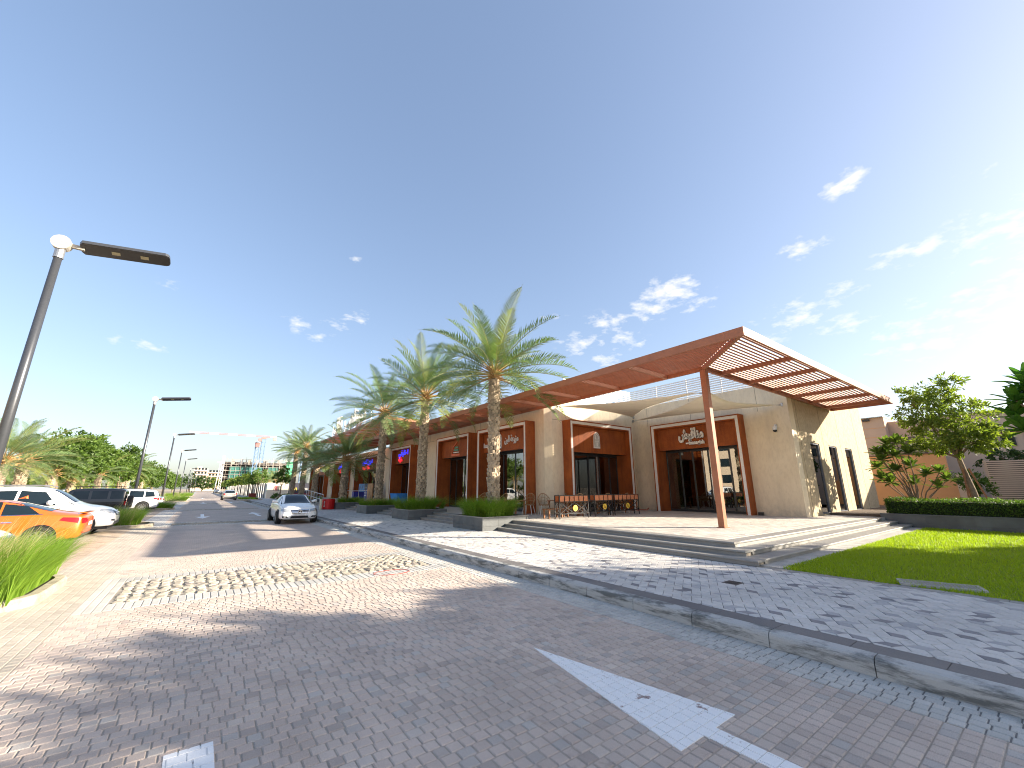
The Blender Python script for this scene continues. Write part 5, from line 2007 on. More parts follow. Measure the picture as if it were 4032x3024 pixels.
b.add([(-.35, -.5, .1), (.35, -.5, .1), (.35, .5, .1), (-.35, .5, .1), (-.45, -.65, .78), (.45, -.65, .78), (.45, .65, .78), (-.45, .65, .78)], [(0, 1, 5, 4), (1, 2, 6, 5), (2, 3, 7, 6), (3, 0, 4, 7), (3, 2, 1, 0)])
b.build('basket', flat('blue_fabric', (.03, .22, .62), .7), tro)
b = MB()
for x in (-.3, .3):
    for y in (-.4, .4): b.tube([(x, y, 0), (x, y, .1)], .03, 8)
b.build('caster', M['black'], tro)
stb = empty('display_bin', (9.75, 36.45, PZ), 'dark blue cabinet standing behind the straight handrail', 'cabinet')
bx('cabinet_body', flat('deep_blue_panel', (.02, .03, .28), .4), stb, .75, .1, 0, 1.6, .6, .88)
bx('plinth', M['black'], stb, .78, .12, -.001, 1.57, .58, .05)

# ================================================================ STREET LAMPS
M['diffuser'] = flat('dark_diffuser', (.03, .03, .028), .3)
M['led_module'] = flat('led_module', (.40, .36, .22), .4)


def lamp(x, y, h, label, first=None):
    t_ = empty('street_lamp', (x, y, 0), label, 'street lamp', 'street lamps along the parking bays')
    MB().tube([(0, 0, 0), (0, 0, h)], [.11, .085], 14).build('pole', M['lamp_grey'], t_, smooth=True)
    MB().tube([(0, 0, -.01), (0, 0, .02)], .2, 16).build('base_plate', M['lamp_grey'], t_)
    MB().tube([(0, 0, h - .02), (0, 0, h + .28)], .105, 16).build('collar', M['galv'], t_)
    MB().disc((0, -.02, h + .42), (0, 1, 0), .20, .24, 24).build('pivot_cap', M['lamp_cap'], t_)
    MB().beam((.1, 0, h + .42), (.45, 0, h + .42), .10, .10).build('arm', M['lamp_cap'], t_)
    b = MB()
    pl = [(.42, -.17), (2.19, -.17), (2.26, -.14), (2.29, -.08), (2.29, .08), (2.26, .14), (2.19, .17), (.42, .17), (.36, .1), (.36, -.1)]
    pl = [(x_, y_ * 1.45) for x_, y_ in pl]
    hd_ = []
    b.prism(pl, -.06, .05, .02)
    hd_.append(b.build('lamp_head', M['lamp_grey'], t_))
    b = MB(); b.prism(inset(pl, .03), -.068, -.059); hd_.append(b.build('diffuser', M['diffuser'], t_))
    for x_ in (1.08, 1.70): hd_.append(bx('led_module', M['led_module'], t_, x_ - .09, -.06, -.082, x_ + .09, .06, -.067))
    for o in hd_:
        o.location = (0, 0, h + .42)
        o.rotation_euler = (R(-15), R(-8), 0)
    return t_


lamp(-4.05, 15.35, 7.75, 'nearest street lamp, rising from the left frame edge')
lamp(-4.0, 43.4, 8.30, 'second street lamp, rising from the fountain grass')
lamp(-4.0, 74.5, 8.6, 'third street lamp down the road')
lamp(-4.0, 105, 8.6, 'fourth street lamp down the road')
lamp(-4.0, 136, 8.6, 'fifth street lamp down the road')
lamp(-4.0, 200, 8.6, 'first of the distant street lamps at the bend')
lamp(-3.6, 232, 8.6, 'second of the distant street lamps at the bend')
lamp(-3.2, 265, 8.6, 'third of the distant street lamps at the bend')
lamp(-2.6, 300, 8.6, 'farthest street lamp at the bend')
mast = empty('light_mast', (4.6, 205, 0), 'tall white light mast beside the construction block', 'mast')
MB().tube([(0, 0, 0), (.4, 0, 12.2)], [.16, .09], 10).build('pole', M['white'], mast)
MB().box(-.7, -.1, 12.0, 1.3, .1, 12.15).build('cross_arm', M['white'], mast)
mast2 = empty('lattice_mast', (7.0, 240, 0), 'pale telecom mast at the left of the construction block', 'mast')
b = MB()
for sx in (-1, 1): b.beam((sx * .5, 0, 0), (sx * .4, 0, 16.5), .14, .14)
for k in range(22): b.beam((-.5, 0, k * .75), (.5, 0, k * .75 + .75), .09, .09)
b.build('lattice', M['white'], mast2)
MB().box(-.6, -.3, 15.6, .6, .3, 17).build('antenna', M['white'], mast2)
# ================================================================ CARS
def car_body(stations, ring):
    """lofted shell from stations (x, zb, zs, zt, wl, ws, wt) with a rounded cross section, smoothed by subdivision"""
    V, F = [], []
    for (x, zb, zs, zt, wl, ws, wt) in stations:
        mid = zb + (zs - zb) * .55
        pr = [(0, zb), (wl * .86, zb), (wl * .985, zb + .06), (wl * 1.0, mid), (ws * 1.0, zs - .02), (ws * .985, zs + .015), (wt * 1.02, zt - .05 if zt - zs > .12 else zs + (zt - zs) * .6), (wt * .93, zt - .006), (wt * .5, zt + .012), (0, zt + .018)]
        V += [(x, y, z) for y, z in pr] + [(x, -y, z) for y, z in pr[-2:0:-1]]
    n = len(V) // len(stations)
    for i in range(len(stations) - 1):
        for k in range(n):
            F.append((i * n + k, i * n + (k + 1) % n, (i + 1) * n + (k + 1) % n, (i + 1) * n + k))
    F.append(tuple(range(n - 1, -1, -1)))
    F.append(tuple(range((len(stations) - 1) * n, len(stations) * n)))
    me = bpy.data.meshes.new('body')
    me.from_pydata(V, [], F)
    o = bpy.data.objects.new('tmp', me)
    COL.objects.link(o)
    md = o.modifiers.new('s', 'SUBSURF'); md.levels = 2; md.render_levels = 2
    dg = bpy.context.evaluated_depsgraph_get()
    dg.update()
    em = bpy.data.meshes.new_from_object(o.evaluated_get(dg))
    em.name = 'body'
    bpy.data.objects.remove(o)
    em.polygons.foreach_set('use_smooth', [True] * len(em.polygons))
    bm = bmesh.new(); bm.from_mesh(em)
    tree_ = BVHTree.FromBMesh(bm)
    bm.free()
    return em, tree_


def decal(bvh, corners, axis, sign, n=8, m=6, off=.008, thick=0.0):
    """patch lying on the shell: a four-sided outline given in the plane across `axis`, cast onto the surface"""
    V, F = [], []
    ok = True
    A, B, C, D = [Vector(c) for c in corners]
    for i in range(n + 1):
        for j in range(m + 1):
            f, g = i / n, j / m
            p = (A * (1 - f) + B * f) * (1 - g) + (D * (1 - f) + C * f) * g
            if axis == 'y': o, d = Vector((p.x, 5 * sign, p.y)), Vector((0, -sign, 0))
            elif axis == 'x': o, d = Vector((6 * sign, p.x, p.y)), Vector((-sign, 0, 0))
            else: o, d = Vector((p.x, p.y, 5)), Vector((0, 0, -1))
            hit, nor, _, _ = bvh.ray_cast(o, d)
            if hit is None:
                hit, nor = (V[-1] if V else Vector((0, 0, 0))), d * -1
                nor = Vector((0, 0, 0))
            V.append(hit + nor * off)
    for i in range(n):
        for j in range(m):
            a = i * (m + 1) + j
            F.append((a, a + 1, a + m + 2, a + m + 1))
    return V, F


def patch(name, mat, parent, bvh, corners, axis, sign, **kw):
    V, F = decal(bvh, corners, axis, sign, **kw)
    me = bpy.data.meshes.new(name); me.from_pydata(V, [], F)
    return link(name, me, mat, parent, None, True)


def wheel(parent, x, y, r, w, spokes=10, spoke_mat=None):
    s = 1 if y > 0 else -1
    b = MB()
    prof_ = [(r * .66, -w / 2), (r * .94, -w / 2), (r, -w * .36), (r, w * .36), (r * .94, w / 2), (r * .66, w / 2), (r * .62, w * .3), (r * .62, -w * .3)]
    n = 28
    for k in range(n):
        a = 2 * math.pi * k / n
        b.v += [(math.cos(a) * q, d * s, math.sin(a) * q) for q, d in prof_]; 
    m = len(prof_)
    for k in range(n):
        for i in range(m):
            j = (i + 1) % m; k2 = (k + 1) % n
            b.f.append([k * m + i, k * m + j, k2 * m + j, k2 * m + i]); b.mi.append(0)
    ty = b.build('wheel', M['tyre'], parent, (x, y, r), True)
    b = MB()
    b.disc((0, s * w * .05, 0), (0, 1, 0), r * .64, .03, 24)
    for k in range(spokes):
        a = 2 * math.pi * k / spokes
        b.beam((math.cos(a) * r * .1, s * w * .3, math.sin(a) * r * .1), (math.cos(a) * r * .62, s * w * .38, math.sin(a) * r * .62), r * .13, .035, (0, 1, 0))
    b.disc((0, s * w * .32, 0), (0, 1, 0), r * .15, .05, 14)
    for k in range(24):
        a, c = 2 * math.pi * k / 24, 2 * math.pi * (k + 1) / 24
        b.beam((math.cos(a) * r * .64, s * w * .42, math.sin(a) * r * .64), (math.cos(c) * r * .64, s * w * .42, math.sin(c) * r * .64), .03, .03, (0, 1, 0))
    b.build('rim', spoke_mat or M['rim'], ty, (0, 0, 0))
    return ty


SEDAN = [(-2.20, .42, .74, .80, .58, .56, .48), (-2.14, .27, .86, .92, .78, .74, .62), (-1.98, .22, .90, .965, .85, .79, .66), (-1.55, .20, .925, 1.01, .88, .815, .66), (-1.12, .19, .93, 1.14, .885, .83, .61),
         (-.55, .18, .925, 1.335, .885, .835, .555), (-.05, .18, .915, 1.385, .885, .835, .555), (.35, .18, .905, 1.345, .885, .835, .555), (.75, .18, .895, 1.14, .885, .83, .60), (1.10, .18, .88, .945, .885, .825, .68),
         (1.55, .19, .83, .875, .875, .80, .64), (1.92, .20, .74, .79, .85, .76, .60), (2.12, .22, .62, .665, .76, .68, .52), (2.20, .30, .52, .56, .62, .56, .42)]
SUV = [(-2.25, .45, .92, 1.05, .66, .64, .56), (-2.20, .32, 1.02, 1.28, .84, .80, .62), (-2.05, .27, 1.06, 1.58, .89, .84, .60), (-1.7, .26, 1.07, 1.68, .91, .85, .61), (-.9, .25, 1.06, 1.74, .91, .855, .62), (-.1, .25, 1.05, 1.75, .91, .855, .62),
       (.35, .25, 1.04, 1.68, .91, .855, .61), (.72, .25, 1.03, 1.44, .91, .85, .63), (1.10, .25, 1.02, 1.11, .905, .85, .70), (1.6, .26, .99, 1.045, .90, .83, .68), (2.0, .27, .88, .95, .87, .80, .62), (2.18, .30, .70, .78, .80, .74, .55), (2.25, .38, .60, .64, .66, .62, .46)]
JEEP = [(-2.02, .50, 1.00, 1.20, .72, .72, .66), (-1.98, .46, 1.06, 1.66, .80, .80, .70), (-1.9, .46, 1.08, 1.74, .81, .80, .70), (-.8, .45, 1.08, 1.76, .81, .80, .70), (.30, .45, 1.08, 1.74, .81, .80, .70), (.42, .45, 1.08, 1.66, .81, .80, .71), (.62, .45, 1.06, 1.12, .80, .79, .72),
        (1.2, .46, 1.02, 1.06, .72, .70, .62), (1.75, .48, .98, 1.02, .66, .64, .56), (1.80, .52, .90, .93, .62, .60, .5)]
HATCH = [(-1.95, .45, .80, .92, .62, .60, .52), (-1.90, .28, .92, 1.10, .82, .78, .60), (-1.78, .23, .96, 1.30, .86, .81, .57), (-1.3, .20, .97, 1.44, .88, .83, .565), (-.5, .19, .96, 1.47, .88, .835, .57), (.2, .19, .95, 1.44, .88, .835, .57), (.75, .19, .94, 1.22, .88, .83, .61),
         (1.15, .19, .92, 1.00, .88, .82, .67), (1.5, .20, .86, .91, .86, .79, .62), (1.8, .22, .72, .77, .80, .72, .55), (1.95, .3, .56, .6, .64, .58, .44)]
_bodies = {}


def car(kind, x, y, rz, paint, label, wheels=(-1.33, 1.33), wr=.31, glass_side=None, ws=None, rear=None, extra=None, group='parked cars', s=1.0, spokes=10):
    st = {'sedan': SEDAN, 'suv': SUV, 'jeep': JEEP, 'hatch': HATCH}[kind]
    if kind not in _bodies:
        _bodies[kind] = car_body(st, None)
    base, bvh = _bodies[kind]
    t_ = empty('car', (x, y, 0), label, 'car', group, rz)
    t_.scale = (s, s, s)
    me = base.copy(); me.materials.clear()
    link('body', me, paint, t_)
    W2 = max(q[4] for q in st)
    for wx in wheels:
        for sy in (-1, 1):
            MB().disc((wx, sy * (W2 - .085), wr * 1.05), (0, 1, 0), wr * 1.17, .19, 30).build('wheel_arch', M['black'], t_)
            wheel(t_, wx, sy * (W2 - .055), wr, .21, spokes)
    for g in glass_side:
        for sy in (-1, 1):
            patch('side_window', M['car_glass'], t_, bvh, g, 'y', sy, n=10, m=5)
    if ws: patch('windscreen', M['car_glass'], t_, bvh, ws, 'z', 1, n=8, m=8)
    if rear: patch('rear_window', M['car_glass'], t_, bvh, rear, 'z', 1, n=8, m=8)
    for sy in (-1, 1):
        mx_ = glass_side[0][1][0] if glass_side else .8
        mz = glass_side[0][0][1]
        MB().tube([(mx_ - .12, sy * (W2 - .09), mz + .05), (mx_ - .12, sy * (W2 + .10), mz + .08)], [.05, .075], 10).tube([(mx_ - .10, sy * (W2 + .03), mz + .09), (mx_ - .16, sy * (W2 + .15), mz + .09)], [.07, .075], 10).build('mirror', paint, t_, smooth=True)
        for hx in (-.75, .22):
            if kind != 'jeep':
                V, F = decal(bvh, [(hx, st[0][2] + .02), (hx + .2, st[0][2] + .02), (hx + .2, st[0][2] + .05), (hx, st[0][2] + .05)], 'y', sy, n=4, m=1, off=.025)
                me = bpy.data.meshes.new('door_handle'); me.from_pydata(V, [], F); link('door_handle', me, M['chrome'] if kind != 'suv' else paint, t_)
    if extra: extra(t_, bvh, paint, st)
    # underside shadow pan
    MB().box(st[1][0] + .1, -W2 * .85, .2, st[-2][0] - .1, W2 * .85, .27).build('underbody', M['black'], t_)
    return t_


SG = [[(-.45, .965), (.66, .945), (.20, 1.285), (-.42, 1.325)], [(-1.22, .975), (-.50, .966), (-.47, 1.322), (-.86, 1.235)]]
SWS = [(.24, -.575), (.24, .575), (1.16, .745), (1.16, -.745)]
SRW = [(-1.42, -.60), (-1.42, .60), (-.72, .53), (-.72, -.53)]


def door_lines(t_, bvh, st, xs, z0, z1):
    for x in xs:
        for sy in (-1, 1):
            patch('door_gap', M['black'], t_, bvh, [(x, z0), (x + .014, z0), (x + .014, z1), (x, z1)], 'y', sy, n=1, m=8, off=.003)


def sedan_rear(t_, bvh, paint, st):
    for s_ in (-1, 1):
        patch('tail_lamp', M['red_lamp'], t_, bvh, [(s_ * .36, .70), (s_ * .74, .68), (s_ * .735, .83), (s_ * .36, .82)], 'x', -1, n=8, m=5, off=.012)
        patch('tail_lamp', M['red_lamp'], t_, bvh, [(-2.06, .70), (-1.66, .79), (-1.72, .87), (-2.06, .85)], 'y', s_, n=8, m=4, off=.012)
        patch('reflector', M['red_lamp'], t_, bvh, [(s_ * .50, .40), (s_ * .70, .41), (s_ * .70, .44), (s_ * .50, .43)], 'x', -1, n=4, m=2, off=.012)
    patch('rear_diffuser', M['lamp_grey'], t_, bvh, [(-.68, .29), (.68, .29), (.62, .39), (-.62, .39)], 'x', -1, n=10, m=4, off=.010)
    patch('number_plate', M['white_led'], t_, bvh, [(-.26, .60), (.26, .60), (.26, .71), (-.26, .71)], 'x', -1, n=3, m=3, off=.014)
    b = MB(); b.beam((-2.10, -.60, .985), (-2.10, .60, .985), .16, .022); b.build('spoiler', paint, t_)
    b = MB(); b.add([(-.55, 0, 1.40), (-.75, 0, 1.40), (-.73, 0, 1.50), (-.70, .02, 1.42), (-.70, -.02, 1.42)], [(0, 3, 2), (3, 1, 2), (1, 4, 2), (4, 0, 2)]); b.build('roof_fin', paint, t_)
    door_lines(t_, bvh, st, (-.46, .68), .30, .94)
    patch('sill_line', M['black'], t_, bvh, [(-.9, .235), (.95, .235), (.95, .25), (-.9, .25)], 'y', -1, n=6, m=1, off=.004)
    for s_ in (-1, 1):
        patch('window_trim', M['chrome'], t_, bvh, [(-1.30, .955), (.70, .935), (.70, .95), (-1.28, .972)], 'y', s_, n=12, m=1, off=.012)


def front_common(t_, bvh, z0, z1, lamp_in, lamp_out, front_x):
    for s_ in (-1, 1):
        patch('headlight', M['clear_lamp'], t_, bvh, [(s_ * lamp_in, z0), (s_ * lamp_out, z0 + .05), (s_ * lamp_out * .985, z1 + .03), (s_ * (lamp_in + .04), z1 - .02)], 'x', 1, n=8, m=6, off=.012)


def saloon_front(t_, bvh, paint, st):
    front_common(t_, bvh, .56, .70, .42, .80, 2.2)
    patch('grille', M['black'], t_, bvh, [(-.36, .50), (.36, .50), (.40, .655), (-.40, .655)], 'x', 1, n=10, m=6, off=.012)
    for z in (.535, .585, .635):
        patch('grille_bar', M['chrome'], t_, bvh, [(-.37, z - .009), (.37, z - .009), (.38, z + .009), (-.38, z + .009)], 'x', 1, n=10, m=1, off=.028)
    patch('grille_surround', M['chrome'], t_, bvh, [(-.41, .655), (.41, .655), (.40, .672), (-.40, .672)], 'x', 1, n=10, m=1, off=.02)
    hit, nor, _, _ = bvh.ray_cast(Vector((6, 0, .575)), Vector((-1, 0, 0)))
    cx = hit.x + .045
    b = MB()
    for k in range(24):
        a, c = 2 * math.pi * k / 24, 2 * math.pi * (k + 1) / 24
        b.beam((cx, .085 * math.cos(a), .578 + .085 * math.sin(a)), (cx, .085 * math.cos(c), .578 + .085 * math.sin(c)), .02, .014, (1, 0, 0))
    for k in range(3):
        a = R(90 + 120 * k)
        b.beam((cx, 0, .578), (cx, .085 * math.cos(a), .578 + .085 * math.sin(a)), .02, .018, (1, 0, 0))
    b.build('star_emblem', M['chrome'], t_)
    b = MB(); b.disc((cx - .02, 0, .578), (1, 0, 0), .088, .012, 24); b.build('emblem_plate', M['black'], t_)
    patch('lower_intake', M['black'], t_, bvh, [(-.42, .285), (.42, .285), (.36, .385), (-.36, .385)], 'x', 1, n=10, m=4, off=.012)
    for s_ in (-1, 1):
        patch('fog_recess', M['black'], t_, bvh, [(s_ * .50, .30), (s_ * .74, .31), (s_ * .75, .39), (s_ * .56, .385)], 'x', 1, n=6, m=4, off=.012)
        patch('fog_lamp', M['clear_lamp'], t_, bvh, [(s_ * .60, .325), (s_ * .68, .33), (s_ * .68, .375), (s_ * .60, .37)], 'x', 1, n=3, m=3, off=.022)
    patch('number_plate', M['white_led'], t_, bvh, [(-.24, .40), (.24, .40), (.24, .475), (-.24, .475)], 'x', 1, n=4, m=2, off=.03)
    patch('sunroof', M['car_glass'], t_, bvh, [(-.45, -.40), (-.45, .40), (.15, .40), (.15, -.40)], 'z', 1, n=5, m=5, off=.005)
    door_lines(t_, bvh, st, (-.46, .68), .30, .94)
    patch('bonnet_gap', M['black'], t_, bvh, [(1.08, -.80), (1.08, -.79), (1.95, -.70), (1.95, -.71)], 'z', 1, n=1, m=8, off=.003)


def suv_front(t_, bvh, paint, st):
    front_common(t_, bvh, .74, .86, .46, .82, 2.25)
    for s_ in (-1, 1):
        patch('headlight', M['clear_lamp'], t_, bvh, [(1.78, .86), (2.10, .76), (2.10, .88), (1.80, .93)], 'y', s_, n=6, m=4, off=.012)
    patch('grille', M['black'], t_, bvh, [(-.42, .66), (.42, .66), (.44, .85), (-.44, .85)], 'x', 1, n=10, m=6, off=.012)
    for z in (.70, .76, .82):
        patch('grille_bar', M['chrome'], t_, bvh, [(-.42, z - .014), (.42, z - .014), (.42, z + .014), (-.42, z + .014)], 'x', 1, n=10, m=1, off=.03)
    patch('lower_intake', M['lamp_grey'], t_, bvh, [(-.70, .36), (.70, .36), (.62, .47), (-.62, .47)], 'x', 1, n=10, m=4, off=.012)
    for s_ in (-1, 1):
        patch('fog_recess', M['lamp_grey'], t_, bvh, [(s_ * .60, .48), (s_ * .78, .49), (s_ * .78, .56), (s_ * .62, .55)], 'x', 1, n=4, m=3, off=.012)
    door_lines(t_, bvh, st, (-.42, .72), .36, 1.06)
    b = MB()
    for s_ in (-1, 1): b.tube([(-1.6, s_ * .58, 1.72), (-1.4, s_ * .585, 1.79), (.1, s_ * .585, 1.79), (.3, s_ * .58, 1.73)], .018, 6)
    b.build('roof_rail', M['galv'], t_)


def suv_rear(t_, bvh, paint, st):
    for s_ in (-1, 1):
        patch('tail_lamp', M['red_lamp'], t_, bvh, [(s_ * .62, .88), (s_ * .82, .88), (s_ * .80, 1.06), (s_ * .66, 1.06)], 'x', -1, n=5, m=5, off=.012)
        patch('tail_lamp', M['red_lamp'], t_, bvh, [(-2.16, .90), (-1.90, .96), (-1.92, 1.06), (-2.14, 1.06)], 'y', s_, n=5, m=4, off=.012)
    patch('number_plate', M['white_led'], t_, bvh, [(-.26, .74), (.26, .74), (.26, .85), (-.26, .85)], 'x', -1, n=3, m=3, off=.014)
    patch('rear_bumper', M['lamp_grey'], t_, bvh, [(-.72, .38), (.72, .38), (.70, .50), (-.70, .50)], 'x', -1, n=10, m=3, off=.012)
    patch('rear_window', M['car_glass'], t_, bvh, [(-.58, 1.16), (.58, 1.16), (.52, 1.52), (-.52, 1.52)], 'x', -1, n=8, m=5, off=.01)
    door_lines(t_, bvh, st, (-.42, .72), .36, 1.06)
    b = MB()
    for s_ in (-1, 1): b.tube([(-1.6, s_ * .58, 1.72), (-1.4, s_ * .585, 1.79), (.1, s_ * .585, 1.79), (.3, s_ * .58, 1.73)], .018, 6)
    b.build('roof_rail', M['black'], t_)


def jeep_rear(t_, bvh, paint, st):
    for s_ in (-1, 1):
        b = MB(); b.box(-2.06, s_ * .66 - .07, .80, -1.99, s_ * .66 + .07, 1.02); b.build('tail_lamp', M['red_lamp'], t_)
        for wx in (-1.25, 1.25):
            b = MB()
            P = [(wx - .58, .62), (wx - .40, .86), (wx + .40, .86), (wx + .58, .62)]
            for i in range(3):
                b.beam((P[i][0], s_ * .80, P[i][1]), (P[i + 1][0], s_ * .80, P[i + 1][1]), .28, .06)
            b.build('fender', M['black'], t_)
    b = MB(); b.box(-2.16, -.72, .42, -2.02, .72, .60); b.build('bumper', M['black'], t_)
    sw = MB()
    sw.tube([(-2.06, .05, .98), (-2.30, .05, .98)], [.36, .36], 24)
    sw.build('spare_wheel', M['tyre'], t_)
    patch('rear_window', M['car_glass'], t_, bvh, [(-.55, 1.2), (.55, 1.2), (.52, 1.56), (-.52, 1.56)], 'x', -1, n=6, m=4, off=.01)
    b = MB()
    for s_ in (-1, 1): b.beam((-1.8, s_ * .5, 1.86), (.3, s_ * .5, 1.86), .04, .04)
    for k in range(5): b.beam((-1.8 + k * .52, -.55, 1.86), (-1.8 + k * .52, .55, 1.86), .03, .03)
    for s_ in (-1, 1):
        for x in (-1.7, .2): b.beam((x, s_ * .5, 1.70), (x, s_ * .5, 1.86), .03, .03)
    b.build('roof_rack', M['black'], t_)


UG = [[(-.36, 1.10), (.62, 1.08), (.26, 1.55), (-.34, 1.60)], [(-1.28, 1.11), (-.44, 1.10), (-.42, 1.60), (-1.26, 1.58)], [(-1.98, 1.15), (-1.38, 1.12), (-1.36, 1.57), (-1.86, 1.50)]]
UWS = [(.42, -.62), (.42, .62), (1.06, .76), (1.06, -.76)]
JG = [[(-.42, 1.16), (.34, 1.16), (.22, 1.60), (-.42, 1.62)], [(-1.22, 1.16), (-.54, 1.16), (-.54, 1.62), (-1.22, 1.62)], [(-1.9, 1.16), (-1.34, 1.16), (-1.34, 1.62), (-1.86, 1.60)]]
JWS = [(.40, -.60), (.40, .60), (.60, .70), (.60, -.70)]
HG = [[(-.4, 1.01), (.74, .985), (.25, 1.34), (-.38, 1.40)], [(-1.5, 1.03), (-.47, 1.01), (-.46, 1.40), (-1.28, 1.36)]]
HWS = [(.45, -.58), (.45, .58), (1.10, .72), (1.10, -.72)]


def hatch_rear(t_, bvh, paint, st):
    patch('rear_window', M['car_glass'], t_, bvh, [(-.60, 1.03), (.60, 1.03), (.52, 1.33), (-.52, 1.33)], 'x', -1, n=8, m=5, off=.01)
    for s_ in (-1, 1):
        patch('tail_lamp', M['red_lamp'], t_, bvh, [(s_ * .56, .80), (s_ * .80, .80), (s_ * .78, .98), (s_ * .60, .97)], 'x', -1, n=5, m=5, off=.012)
    patch('number_plate', M['white_led'], t_, bvh, [(-.26, .66), (.26, .66), (.26, .77), (-.26, .77)], 'x', -1, n=3, m=3, off=.014)
    patch('rear_bumper', M['lamp_grey'], t_, bvh, [(-.66, .34), (.66, .34), (.64, .44), (-.64, .44)], 'x', -1, n=8, m=3, off=.012)


car('sedan', -4.62, 17.95, math.pi, M['car_orange'], 'orange saloon parked with its tail to the road', glass_side=SG, ws=SWS, rear=SRW, extra=sedan_rear, s=.955)
car('suv', -4.55, 22.15, 0, M['car_white'], 'white off-roader facing the road beside the orange saloon', glass_side=UG, ws=UWS, extra=suv_front, wr=.37, s=.97)
car('sedan', -5.15, 13.7, 0, M['car_white'], 'white car mostly hidden behind the nearest grass bed', glass_side=SG, ws=SWS, rear=SRW, extra=saloon_front, s=.95)
car('jeep', -5.15, 32.5, math.pi, M['car_black'], 'boxy black off-roader with a spare wheel and roof rack', wheels=(-1.25, 1.25), wr=.40, glass_side=JG, ws=JWS, extra=jeep_rear, s=.93)
car('suv', -4.42, 41.6, math.pi, M['car_white'], 'white family off-roader with ten spoke wheels, tail to the road', glass_side=UG, ws=UWS, extra=suv_rear, wr=.37, s=.92)
car('sedan', -4.55, 48.4, math.pi, M['car_white'], 'white saloon beyond the family off-roader, only its red tail lamp showing', glass_side=SG, ws=SWS, rear=SRW, extra=sedan_rear, s=.97)
car('sedan', 3.93, 24.05, -math.pi / 2, M['car_white'], 'white saloon with a star on its grille, parked facing us at the kerb', glass_side=SG, ws=SWS, rear=SRW, extra=saloon_front, s=.95, spokes=5)
car('hatch', 3.55, 74.5, math.pi / 2, M['car_silver'], 'silver hatchback driving away down the road', glass_side=HG, ws=HWS, extra=hatch_rear, s=.98, group='cars on the road', wr=.30)
car('sedan', 5.2, 196, -math.pi / 2, M['car_grey'], 'distant grey car approaching at the bend', glass_side=SG, ws=SWS, rear=SRW, extra=saloon_front, s=1.05, group='cars on the road')
car('suv', -9.9, 55, R(200), M['car_white'], 'pale car beyond the verge, behind the palm trunks', glass_side=UG, ws=UWS, extra=suv_rear, s=.9, wr=.36)
# pale pickup and yellow barrier beyond the verge
barr = empty('road_barrier', (-13.5, 62, 0), 'yellow and white barrier behind the palm trunks', 'barrier')
for k in range(4):
    bx('barrier_block', M['yellow'] if k % 2 == 0 else M['white_led'], barr, 0, -3.2 + k * 1.6, 0, .4, -1.62 + k * 1.6, 1.15)

# ================================================================ TREES ALONG THE PARKING
GP = 'date palms behind the parking bays'
palm(-9.3, 36.5, 0, 3.0, 'date palm behind the nearest lamp, at the left edge', GP, 36, 1.0, 51, .26, .22)
palm(-9.4, 40.5, 0, 3.2, 'yellowish date palm, second from the left edge', GP, 36, 1.05, 52, .28, .24)
palm(-9.2, 46.5, 0, 2.7, 'short date palm trunk between the leafy trees', GP, 30, .9, 53, .26, .22)
palm(-9.0, 51.8, 0, 2.2, 'smallest date palm, right of the slanting trunk', GP, 26, .75, 54, .25, .21)
palm(-9.5, 66.5, 0, 3.2, 'date palm behind the black off-roader', GP, 32, .95, 55, .27, .23)
palm(-9.4, 84, 0, 4.6, 'tall date palm behind the white family off-roader', GP, 36, 1.2, 56, .27, .23)
palm(-9.6, 91, 0, 4.3, 'date palm beside the tall one, its fronds swept right', GP, 36, 1.2, 57, .27, .23)
palm(-9.6, 112, 0, 4.2, 'far date palm beyond the third lamp', GP, 30, 1.1, 58, .27, .23)
GL = 'round leafy trees behind the parking bays'
spec = [(-9.2, 49.5, 2.5, [(0, -2.6, 4.3, 1.5), (0, 0, 4.9, 1.7), (0, 2.6, 4.5, 1.5), (0, -1, 3.4, 1.2), (0, 1.2, 3.5, 1.1)], 6500, 'leafy tree with a slanting dark trunk behind the white off-roader', (-.2, -1.0)),
        (-9.0, 55.5, 2.6, [(0, 0, 5.1, 1.7), (0, -2.2, 4.9, 1.4), (0, 2.0, 4.6, 1.5), (0, .6, 3.6, 1.2)], 6000, 'leafy tree with the highest crown of the left row', (0, .5)),
        (-9.3, 71.5, 2.8, [(0, 0, 5.2, 1.6), (0, -2.2, 4.2, 1.4), (0, 2.2, 4.6, 1.4), (0, .4, 3.5, 1.2)], 5200, 'leafy tree left of the second lamp pole', (0, .3)),
        (-9.0, 78.5, 3.2, [(0, 0, 5.9, 1.8), (0, -2.4, 5.0, 1.5), (0, 2.4, 4.7, 1.5), (0, .4, 3.7, 1.3)], 5200, 'leafy tree with a pale leaning trunk behind the lamp', (0, -2.2)),
        (-8.8, 98, 3.0, [(0, 0, 5.2, 1.9), (0, -2.5, 4.4, 1.6), (0, 2.5, 4.4, 1.5), (0, 0, 3.4, 1.3)], 4200, 'leafy tree between the second and third lamps', (0, .3)),
        (-8.5, 120, 3.0, [(0, 0, 5.0, 2.0), (0, -3, 4.2, 1.7), (0, 3, 4.2, 1.6), (0, 0, 3.2, 1.4)], 3800, 'leafy tree behind the third lamp', (0, .3)),
        (-8.2, 150, 3.0, [(0, 0, 4.9, 2.2), (0, -3.5, 4.2, 1.9), (0, 3.5, 4.0, 1.8), (0, 0, 3.0, 1.5)], 3500, 'leafy tree behind the fourth lamp', (0, .3)),
        (-7.6, 185, 2.6, [(0, 0, 4.4, 2.2), (0, -4, 4.0, 2.0), (0, 4, 3.6, 1.8), (0, 0, 2.8, 1.5)], 3000, 'small leafy tree near the bend', (0, .3))]
